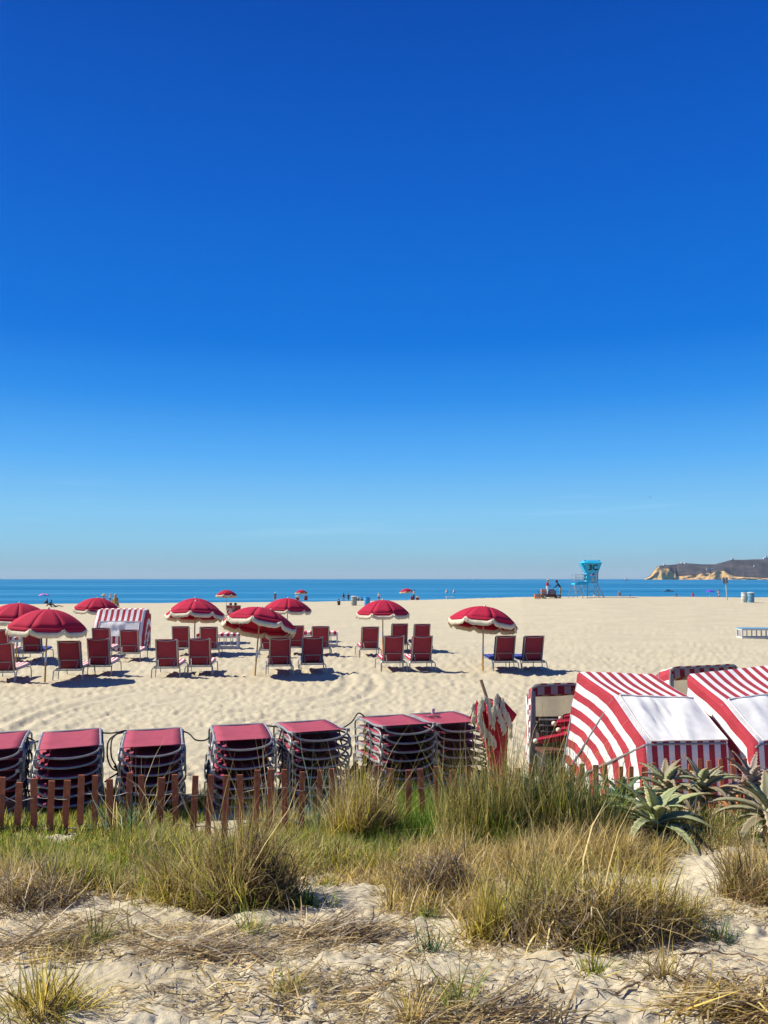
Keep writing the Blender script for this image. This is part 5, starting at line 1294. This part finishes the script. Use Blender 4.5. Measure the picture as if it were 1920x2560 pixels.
def clump(vg, n, c, rx, ry, L, pal, lean0=.05, lean1=.9, bend=(.2, 1.0), wid=.004, lv=.35, seg=4, wob=.12, up=0.0, p=.6):
    x, y, a, r = disk(n, c[0], c[1], rx, ry, p)
    az = a + rng.normal(0, 1.15, n); lean = lean0 + (lean1 - lean0) * r + rng.normal(0, .16, n)
    Ls = L * (1 + rng.normal(0, lv, n)).clip(.25, 1.8); z = groundz(x, y) - .015 + up * rng.uniform(0, 1, n)
    vg.add(blades(np.stack([x, y, z], -1), az, np.abs(lean), Ls, wid * rng.uniform(.6, 1.5, n), rng.uniform(bend[0] - .25, bend[1] + .35, n), pal, seg, wob=wob + .06)); return vg
def twigs(vg, n, c, rx, ry, L, pal, h=.25, wid=.005):
    """tangled dry twigs filling a low dome"""
    x, y, a, r = disk(n, c[0], c[1], rx, ry, .6); z = groundz(x, y) + rng.uniform(0, 1, n) ** 1.3 * h * (1 - r ** 2) - .01
    vg.add(blades(np.stack([x, y, z], -1), rng.uniform(0, 2 * PI, n), rng.uniform(.4, 2.0, n), L * rng.uniform(.4, 1.5, n), wid * rng.uniform(.6, 1.5, n), rng.uniform(-.8, 1.2, n), pal, 4, wob=.3)); return vg
PLN = {}
def plant(name, px, py, label, fn, group=None, d=None):
    c = gp(px, py); t = thing(name, label, 'plant', c, 0, group)
    v = Veg(); fn(v, c); v.build('blades', M['leaf'], t)
    s_ = MB(); q = .35 if name == 'sprig' else 1
    for k in range(9):
        a = rnd.uniform(0, 6.28); s_.tube([(0.03 * q * math.cos(a), .03 * q * math.sin(a), -.03), (.06 * q * math.cos(a), .06 * q * math.sin(a), .05 * q), (.12 * q * math.cos(a), .12 * q * math.sin(a), .11 * q)], [.007 * q, .005 * q, .002 * q], 5)
    s_.build('stem', M['stem'], t); PLN[label] = c
    return t
def ragged(v, n, c, rx, ry, L, pal, k, lean=(.1, .8), bend=(0, .7), wid=.0042, seed=1, size=.10):
    """many small uneven tufts side by side, each with its own height, slant and mix of live and dead blades"""
    r_ = np.random.default_rng(seed)
    for i in range(k):
        a = r_.uniform(0, 2 * PI); q = r_.uniform(0, 1) ** .6; cx, cy = c[0] + rx * q * math.cos(a), c[1] + ry * q * math.sin(a)
        l = L * r_.uniform(.45, 1.15) * (1 - .35 * q); m_ = max(6, int(n / k * r_.uniform(.5, 1.6))); s_ = size * r_.uniform(.5, 1.5)
        x, y, aa, rr = disk(m_, cx, cy, s_, s_ * .8, .6); z = groundz(x, y) - .012
        sl = r_.uniform(0, 2 * PI); az = np.where(rng.uniform(0, 1, m_) < .55, sl + rng.normal(0, .8, m_), rng.uniform(0, 2 * PI, m_))
        sub = [pal[j] for j in r_.integers(0, len(pal), 4)]
        v.add(blades(np.stack([x, y, z], -1), az, np.abs(rng.normal(r_.uniform(*lean), .25, m_)), l * (1 + rng.normal(0, .35, m_)).clip(.2, 1.8), wid * rng.uniform(.6, 1.6, m_), rng.uniform(bend[0] - .2, bend[1] + .3, m_), sub, 4, wob=.2))
def big_left(v, c):
    ragged(v, 3000, c, .36, .26, .52, OLIVE + TAN + BROWN + BROWN + STRAW + YEL, 26, (.15, .8), (0, .9), seed=2); ragged(v, 1100, (c.x + .14, c.y + .04), .24, .17, .56, BROWN + BROWN + OLIVE, 10, (.1, .6), (0, .7), seed=3)
    twigs(v, 1000, (c.x + .16, c.y - .06), .28, .20, .19, BROWN + [(.07, .05, .035), (.05, .038, .03)], .44); twigs(v, 600, (c.x + .1, c.y - .16), .28, .14, .16, GREY + BROWN + STRAW, .18)
    ragged(v, 800, (c.x - .25, c.y - .05), .2, .16, .24, GOLD + STRAW + YEL, 9, (.3, 1.1), (.2, 1.1), seed=4); clump(v, 50, (c.x + .02, c.y + .06), .2, .14, .70, OLIVE + TAN, .15, .75, (.1, .5), .004)
    ragged(v, 300, (c.x + .36, c.y - .1), .16, .1, .18, DKGREEN + GREEN, 5, (.1, .8), seed=5); clump(v, 26, (c.x + .05, c.y - .08), .18, .1, .36, STRAW, .3, .9, (1.0, 2.2), .0065)
plant('dry_tussock', 566, 2265, 'big dark olive tussock with long arching blades, left of centre', big_left, 'dune grass tussocks')
def dark_shrub(v, c):
    twigs(v, 1900, c, .26, .17, .14, BROWN + BROWN + GREY + [(.06, .045, .035)], .24, .0042); ragged(v, 700, c, .22, .14, .22, GREY + BROWN + TAN, 9, (.3, 1.2), (-.2, .7), seed=6)
    ragged(v, 500, (c.x - .1, c.y + .12), .26, .12, .18, GOLD + YEL, 7, (.2, 1.0), (.2, .9), seed=7); ragged(v, 160, (c.x + .05, c.y - .17), .24, .06, .12, GREEN + YEL, 6, (.1, .7), seed=8, size=.05)
plant('dry_shrub', 1098, 2240, 'low dead grey brown shrub in the middle of the dune', dark_shrub)
def big_right(v, c):
    ragged(v, 2600, (c.x + .16, c.y + .16), .40, .24, .38, GOLD + GOLD + TAN + YEL, 30, (.2, 1.1), (.2, 1.3), .0036, seed=9); ragged(v, 1500, (c.x - .08, c.y + .05), .38, .24, .41, TAN + OLIVE + GOLD, 18, (.15, .9), (.1, 1.0), seed=10)
    twigs(v, 2000, (c.x, c.y - .12), .42, .18, .16, BROWN + GREY + TAN, .24); twigs(v, 800, (c.x + .25, c.y - .02), .3, .18, .15, BROWN + GOLD, .2)
    ragged(v, 620, (c.x - .44, c.y - .02), .10, .09, .30, GOLD + YEL, 7, (.05, .45), (.1, .6), .0042, seed=11, size=.06); ragged(v, 500, (c.x - .5, c.y + .02), .2, .14, .2, GOLD + STRAW, 8, (.2, 1.0), (.2, .8), seed=12)
    ragged(v, 420, (c.x - .22, c.y + .12), .14, .10, .42, DKGREEN + OLIVE, 6, (.1, .6), (0, .4), seed=13, size=.06); clump(v, 50, (c.x - .1, c.y + .1), .3, .2, .58, TAN, .2, .9, (.2, .8), .004); clump(v, 18, (c.x, c.y), .2, .1, .5, STRAW, .4, 1.0, (.4, 1.6), .0065)
    ragged(v, 260, (c.x - .02, c.y - .2), .24, .06, .14, GREEN + TAN + YEL, 7, (.1, 1.0), seed=14, size=.05)
plant('golden_tussock', 1452, 2338, 'large golden brown tussock spreading in the right foreground', big_right, 'dune grass tussocks')
def tall(v, c):
    ragged(v, 3600, c, .62, .28, .66, TAN + OLIVE + OLIVE + DKGREEN, 34, (.04, .42), (.0, .45), .0042, seed=15, size=.13); ragged(v, 1300, (c.x + .30, c.y + .1), .32, .2, .64, DKGREEN + BLUEG + GREEN, 14, (.05, .45), (0, .4), .0046, seed=16)
    ragged(v, 1200, (c.x - .05, c.y - .12), .52, .16, .24, STRAW + TAN + GOLD, 16, (.2, 1.1), (.2, 1.1), seed=17); twigs(v, 800, (c.x + .26, c.y - .14), .4, .14, .18, BROWN + TAN, .28); clump(v, 120, (c.x - .1, c.y), .5, .2, .80, TAN, .02, .5, (0, .4), .0036)
plant('tall_grass', 1325, 2105, 'widest tall reed-like grass clump in front of the closed umbrella', tall, 'dune grass tussocks')
def mid(v, c):
    ragged(v, 2000, c, .30, .2, .54, TAN + STRAW + YEL, 16, (.05, .45), (0, .55), seed=18); ragged(v, 500, (c.x - .1, c.y + .05), .28, .18, .5, OLIVE + BLUEG + GREEN, 8, (.05, .5), (0, .5), seed=19); twigs(v, 420, (c.x + .02, c.y - .05), .26, .14, .14, BROWN + TAN, .2); clump(v, 50, c, .25, .15, .68, TAN, .05, .55, (0, .4), .0036)
plant('tan_grass', 900, 2108, 'tan grass clump before the middle of the picket fence', mid, 'dune grass tussocks')
def leftmid(v, c):
    ragged(v, 700, c, .36, .2, .28, GREEN + YEL + TAN, 12, (.1, .8), (.1, .8), seed=20); clump(v, 42, c, .26, .14, .75, STRAW + TAN, .05, .7, (0, .6), .004); clump(v, 90, (c.x - .05, c.y), .2, .1, .3, BLUEG, .05, .7, (0, .5), .006)
plant('sparse_grass', 330, 2085, 'sparse grass with long pale stalks crossing the fence at left', leftmid, 'dune grass tussocks')
def leftmid2(v, c):
    ragged(v, 800, c, .36, .18, .34, TAN + YEL + OLIVE, 13, (.1, .6), (0, .7), seed=21); clump(v, 60, c, .3, .15, .80, TAN + STRAW, .05, .6, (0, .4), .0038); clump(v, 26, (c.x + .3, c.y), .1, .1, .6, BLUEG, .1, .6, (0, .3), .008)
plant('sparse_grass', 690, 2095, 'sparse tall stalks between the big dark tussock and the tan clump', leftmid2, 'dune grass tussocks')
def graytw(v, c):
    twigs(v, 800, c, .30, .18, .18, GREY + BROWN + TAN, .17, .0042); ragged(v, 260, c, .26, .14, .22, GREY + STRAW, 7, (.3, 1.2), (-.2, .6), seed=22)
plant('dead_shrub', 60, 2262, 'grey leafless twigs tangled low at the left edge', graytw)
def yelbot(v, c):
    clump(v, 420, c, .13, .09, .18, GOLD + YEL, .05, 1.0, (.1, 1.0), .0034); twigs(v, 200, c, .18, .1, .1, GOLD + STRAW, .08, .003)
plant('yellow_grass', 105, 2535, 'yellow grass tuft at the bottom left corner', yelbot, 'dune grass tussocks')
def rightbrown(v, c):
    ragged(v, 600, c, .2, .18, .30, TAN + BROWN + OLIVE, 9, (.1, .8), (0, .7), seed=31); clump(v, 150, c, .2, .18, .3, TAN + BROWN, .05, .7, (0, .6), .0036); twigs(v, 300, (c.x, c.y - .1), .2, .12, .15, BROWN, .12)
plant('brown_grass', 1905, 2245, 'fine brown grass under the aloe at the right edge', rightbrown, 'dune grass tussocks')
for k, (px, py, L, pal, lab) in enumerate(((242, 2360, .17, GREEN + OLIVE, 'small green sprig on bare sand left of the big dark tussock'), (180, 2395, .13, OLIVE + BROWN, 'small brown green sprig among straw at left'), (625, 2330, .14, GREEN + YEL, 'small green tuft right below the big dark tussock'), (815, 2220, .10, GREEN + YEL, 'tiny yellow green sprig on the bare sand patch'),
      (1065, 2300, .13, DKGREEN + GREEN, 'small dark green sprig below the dead shrub'), (1075, 2385, .14, DKGREEN, 'thin dark green sprig alone on sand in the centre'), (1800, 2350, .12, GREEN + DKGREEN, 'small green sprig on sand right of the golden tussock'), (1660, 2450, .16, GOLD + BROWN, 'lone dry yellow sprig on the sand at right'), (1145, 2520, .16, GREEN + OLIVE, 'green sprig at the bottom centre'), (720, 2480, .12, GOLD + GREEN, 'pale sprig on a runner at the bottom left of centre'), (1030, 2555, .2, GOLD + STRAW, 'straw coloured tuft cut by the bottom edge'), (1480, 2440, .12, YEL + GREEN, 'yellow green sprig at the foot of the golden tussock'))):
    plant('sprig', px, py, lab, lambda v, c, L=L, pal=pal: (clump(v, 70, c, .05, .04, L, pal, .05, .9, (.0, .7), .0036), twigs(v, 20, c, .08, .05, .07, pal, .03, .003)), 'small sprigs on the dune sand')
# ground cover nobody could count
def scatter(n, poly_px, dens=None):
    """random ground points inside boxes of the photograph's dune: (x0,y0,x1,y1) each"""
    out = []
    for (x0, y0, x1, y1, k) in poly_px:
        a = gp((x0 + x1) / 2, y1); b = gp((x0 + x1) / 2, y0); m_ = int(n * k)
        u = rng.uniform(0, 1, m_); yv = a.y + (b.y - a.y) * u
        xs = (x0 + (x1 - x0) * rng.uniform(0, 1, m_) - 960) / F * yv
        keep = fbm(xs * 3.1 + 1, yv * 3.1, 91, 3) > rng.uniform(-.45, .05, m_)
        out.append(np.stack([xs, yv], -1)[keep])
    return np.concatenate(out)
def cover(name, boxes, n, L, pal, label, wid=.005, lean=(.05, .8), bend=(.1, .9), seg=3):
    p = scatter(n, boxes); m_ = len(p); z = groundz(p[:, 0], p[:, 1]) - .012
    v = Veg(); v.add(blades(np.concatenate([p, z[:, None]], 1), rng.uniform(0, 2 * PI, m_), rng.uniform(*lean, m_), L * rng.uniform(.5, 1.4, m_) * (1 + 1.1 * fbm(p[:, 0] * 2.4, p[:, 1] * 2.4, 93, 3)).clip(.4, 1.9), wid * rng.uniform(.6, 1.4, m_), rng.uniform(*bend, m_), pal, seg))
    return tag(v.build(name, M['leaf']), label, 'ground cover', kind='stuff')
cover('ice_plant', [(130, 1998, 520, 2060, .9), (0, 2055, 120, 2130, 1.0), (120, 2020, 420, 2110, 1.6), (230, 1985, 350, 2060, .7), (380, 2030, 480, 2080, .4), (-120, 2080, 60, 2140, .5), (0, 2110, 330, 2170, .7)], 5000, .12, ICE + GREEN + YEL + OLIVE, 'fleshy bright green ground cover along the fence at left', .010, (.0, .9), (0, .6))
cover('yellow_green_grass', [(0, 2120, 420, 2210, 1.0), (300, 2090, 520, 2180, .7), (540, 2110, 1000, 2195, 1.6), (360, 2190, 460, 2260, .2), (640, 2060, 1010, 2130, 1.1), (120, 2180, 340, 2230, .4)], 12500, .14, YEL + GREEN + GREEN + YEL + OLIVE + STRAW, 'yellow green grass sward across the middle of the dune', .0052, (.05, 1.3), (-.6, 1.5))
cover('mixed_dry_grass', [(0, 2180, 430, 2250, .35), (380, 2080, 700, 2200, .3), (700, 2150, 1120, 2215, .6), (960, 2180, 1100, 2300, .25), (1130, 2240, 1300, 2300, .3), (1540, 2120, 1640, 2200, .3), (1780, 2130, 1960, 2220, .4)], 6500, .15, GOLD + STRAW + TAN, 'dry straw coloured grass between the tussocks', .005, (.1, 1.4), (.2, 1.3))
cover('bright_grass', [(985, 2000, 1170, 2110, 1.4), (850, 2080, 1200, 2150, .6), (1150, 2090, 1290, 2150, .4)], 5200, .20, GREEN + GREEN + [(.13, .21, .02)], 'bright green grass patch in front of the fence centre', .0046, (.02, .7), (.1, .9))
cover('golden_grass', [(1180, 2100, 1560, 2190, 1.5), (1290, 2060, 1560, 2110, .5), (1150, 2170, 1420, 2260, .8), (1000, 2140, 1180, 2180, .35), (1560, 2080, 1830, 2140, .45)], 4200, .20, GOLD + TAN + STRAW, 'dry golden grass in front of the tall clump and the aloes', .004, (.05, 1.0), (.2, 1.3))
cover('green_tufts', [(1480, 2020, 1660, 2110, .8), (1640, 2060, 1900, 2130, 1.0), (1500, 1960, 1600, 2030, .6)], 1500, .20, GREEN + OLIVE + DKGREEN, 'thin green grass growing between the aloes', .0045)
def litter(name, boxes, n, L, pal, label, wid=.0042):
    p = scatter(n, boxes); m_ = len(p)
    keep = fbm(p[:, 0] * 2.2 + 4, p[:, 1] * 2.2, 97, 3) > rng.uniform(-.5, .3, m_); p = p[keep]; m_ = len(p)
    z = groundz(p[:, 0], p[:, 1]) + rng.uniform(.004, .03, m_)
    v = Veg(); v.add(blades(np.concatenate([p, z[:, None]], 1), rng.normal(.25, .75, m_) + PI * rng.integers(0, 2, m_), rng.normal(1.50, .13, m_), L * rng.uniform(.3, 1.5, m_), wid * rng.uniform(.5, 1.6, m_), rng.normal(0, .25, m_), pal, 3, wob=.2))
    return tag(v.build(name, M['leaf']), label, 'dry litter', kind='stuff')
litter('long_straw_litter', [(-40, 2290, 330, 2430, 2.0), (330, 2320, 720, 2440, 1.9), (700, 2300, 1060, 2400, 1.0), (500, 2440, 1250, 2590, 1.3), (1640, 2440, 1960, 2590, 1.2), (1180, 2380, 1640, 2580, .4)], 190, .17, STRAW + TAN + GREY + BROWN, 'long dry stalks lying over the dune sand', .0075)
litter('straw_litter', [(-40, 2290, 330, 2420, 2.0), (330, 2330, 720, 2430, 1.9), (700, 2290, 1100, 2400, 1.0), (0, 2400, 420, 2560, .7), (400, 2420, 1000, 2560, .8), (700, 2460, 1250, 2590, 1.4), (1150, 2380, 1700, 2580, .55), (1600, 2250, 1960, 2330, 1.0), (1650, 2450, 1960, 2590, 1.2), (1180, 2280, 1340, 2400, .8)], 950, .08, STRAW + TAN + GREY, 'dry straw and broken stems strewn over the dune sand')
litter('dark_twig_litter', [(0, 2250, 400, 2560, 1.0), (400, 2300, 1100, 2560, 1.3), (1100, 2350, 1940, 2580, 1.2), (1560, 2150, 1920, 2350, .5), (600, 2190, 900, 2300, .35)], 900, .055, BROWN + BROWN + GREY, 'dark twigs and plant scraps strewn over the dune sand', .004)
# heaped piles of dead stems
def pile(px, py, rx, ry, n, lab, pal=STRAW + BROWN + GREY, L=.26):
    c = gp(px, py); x, y, a, r = disk(n, c.x, c.y, rx, ry, .6); z = groundz(x, y) + (1 - r ** 2) * rng.uniform(0, .07, n) + .006
    v = Veg(); v.add(blades(np.stack([x, y, z], -1), rng.normal(.5, .5, n) + PI * rng.integers(0, 2, n), rng.normal(1.45, .14, n), L * rng.uniform(.35, 1.3, n), .0055 * rng.uniform(.6, 1.5, n), rng.normal(.15, .3, n), pal, 4, wob=.15))
    tag(v.build('dead_stems', M['leaf']), lab, 'dead stems', kind='stuff')
pile(850, 2345, .26, .17, 420, 'heap of dead grey brown stems in the centre of the bare sand')
pile(90, 2370, .34, .18, 380, 'mat of dead straw stems at the left edge')
pile(520, 2390, .36, .14, 260, 'mat of dead straw stems below the big dark tussock')
pile(1830, 2540, .26, .11, 300, 'mat of dead straw stems at the bottom right corner', GOLD + STRAW + BROWN)
pile(1250, 2555, .3, .1, 200, 'scattered dead stems at the bottom edge')
# trailing runner vines over the sand
for k, (pts, lab) in enumerate((([(1390, 2390), (1480, 2420), (1560, 2455), (1620, 2480)], 'dark runner stem crossing the sand below the golden tussock'), ([(1540, 2495), (1600, 2465), (1640, 2440), (1650, 2458)], 'short angular twig on the sand at right'), ([(560, 2400), (640, 2440), (690, 2490), (730, 2540)], 'thin runner stem on the sand left of bottom centre'), ([(1700, 2400), (1780, 2390), (1860, 2400), (1930, 2425)], 'dark runner stem on the sand near the right edge'))):
    P = arc([gp(*q) + Vector((0, 0, .012)) for q in pts], 6)
    for q in P: q.z += rnd.uniform(0, .012)
    m_ = MB(); m_.tube(P, [.005 * (1 - .6 * i / len(P)) for i in range(len(P))], 5); tag(m_.build('runner_stem', M['stem'], None), lab, 'plant stem')

# ------------------------------------------------------------------ aloes
def aloe(px, py, d, hgt, n, L, wid, lab, pal, seed, tip=(.34, .16, .07)):
    r_ = random.Random(seed); c = at(px, py, d); g = gz(c.x, d)
    t = thing('aloe_plant', lab, 'aloe', (c.x, d, g), 0, 'toothed aloe rosettes by the fence')
    cz_ = c.z - g
    MB().tube([(0, 0, -.08), (.015, .01, cz_ * .5), (0, 0, cz_ + .02)], [.04, .034, .028], 8).build('stem', M['stem'], t)
    V = []; Q = []; C = []
    for i in range(n):
        f = i / n; az = i * 2.39996 + r_.uniform(-.25, .25); el0 = .3 + 1.5 * f ** .65 + r_.uniform(-.1, .1)   # angle from vertical, outer leaves lower
        Li = L * (.62 + .5 * min(1, f * 2.2)) * r_.uniform(.85, 1.1); bend = r_.uniform(1.2, 2.1) * (.45 + .8 * f) ; W = wid * r_.uniform(.85, 1.12)
        ns = 16; p = Vector((0, 0, cz_ - .11 * f + .03)); th = el0 * .75; dirh = Vector((math.cos(az), math.sin(az), 0)); sd_ = Vector((-math.sin(az), math.cos(az), 0)); col = pal[r_.randrange(len(pal))]; kv = r_.uniform(.8, 1.2); col = (.46, .20, .07) if f > .8 and r_.random() < .35 else col
        for k in range(ns + 1):
            u = k / ns; w_ = W * (1 - u ** 1.9) * (.75 + .5 * min(1, u * 3) - .25 * u) + .001
            nrm = (Vector((0, 0, 1)) * math.sin(th) - dirh * math.cos(th)); tooth = .008 if k % 2 else -.002
            ax_ = dirh * math.sin(th) + Vector((0, 0, math.cos(th)))
            o_ = len(V); ch_ = .12 * w_
            V += [p - sd_ * (w_ / 2 + tooth) + nrm * ch_, p - sd_ * w_ * .28 + nrm * ch_ * .15, p - nrm * .012 * (1 - u), p + sd_ * w_ * .28 + nrm * ch_ * .15, p + sd_ * (w_ / 2 + tooth) + nrm * ch_, p - nrm * (.012 * (1 - u) + .010)]
            mixv = max(0, (u - .72) / .28) * r_.uniform(.3, .9)
            cc_ = [(a * (1 - mixv) + b * mixv) * kv for a, b in zip(col, tip)]; ed_ = [a * 1.35 + .015 for a in cc_]
            C += [ed_, cc_, cc_, cc_, ed_, cc_]
            if k < ns:
                for a, b in ((0, 1), (1, 2), (2, 3), (3, 4), (4, 5), (5, 0)): Q.append((o_ + a, o_ + b, o_ + 6 + b, o_ + 6 + a))
            p = p + ax_ * (Li / ns); th += bend / ns
    me = bpy.data.meshes.new('leaves'); me.from_pydata([tuple(v) for v in V], [], Q); a_ = me.attributes.new('tint', 'FLOAT_COLOR', 'POINT'); a_.data.foreach_set('color', [x for c_ in C for x in (*c_, 1)])
    me.polygons.foreach_set('use_smooth', [True] * len(Q)); me.materials.append(M['aloe']); me.update()
    o = bpy.data.objects.new('leaves', me); COL.objects.link(o); o.parent = t; o.rotation_euler = (0, 0, r_.uniform(0, 6)); return t
AG = [(.33, .35, .16), (.37, .385, .19), (.27, .30, .14)]; AB = [(.28, .26, .15), (.24, .26, .14), (.30, .25, .15)]; AR = [(.28, .22, .18), (.33, .25, .2), (.24, .2, .16)]
aloe(1640, 2052, 6.45, 0, 26, .52, .088, 'largest whole grey green aloe in front of the others', AG, 3)
aloe(1665, 1965, 7.3, 0, 20, .38, .075, 'aloe directly behind the largest, below the window flap', AB, 5)
aloe(1757, 1972, 7.35, 0, 22, .42, .08, 'arching brownish aloe in the middle of the group', AB, 8)
aloe(1880, 1962, 7.5, 0, 22, .44, .075, 'reddish grey aloe behind the one at the right edge', AR, 11)
aloe(1925, 2032, 6.4, 0, 22, .50, .09, 'large aloe cut off by the right edge', AB, 14)
aloe(1560, 2005, 7.1, 0, 16, .36, .06, 'dark green aloe half hidden in grass left of the largest', DKGREEN + [(.06, .10, .06)], 17, (.06, .08, .04))
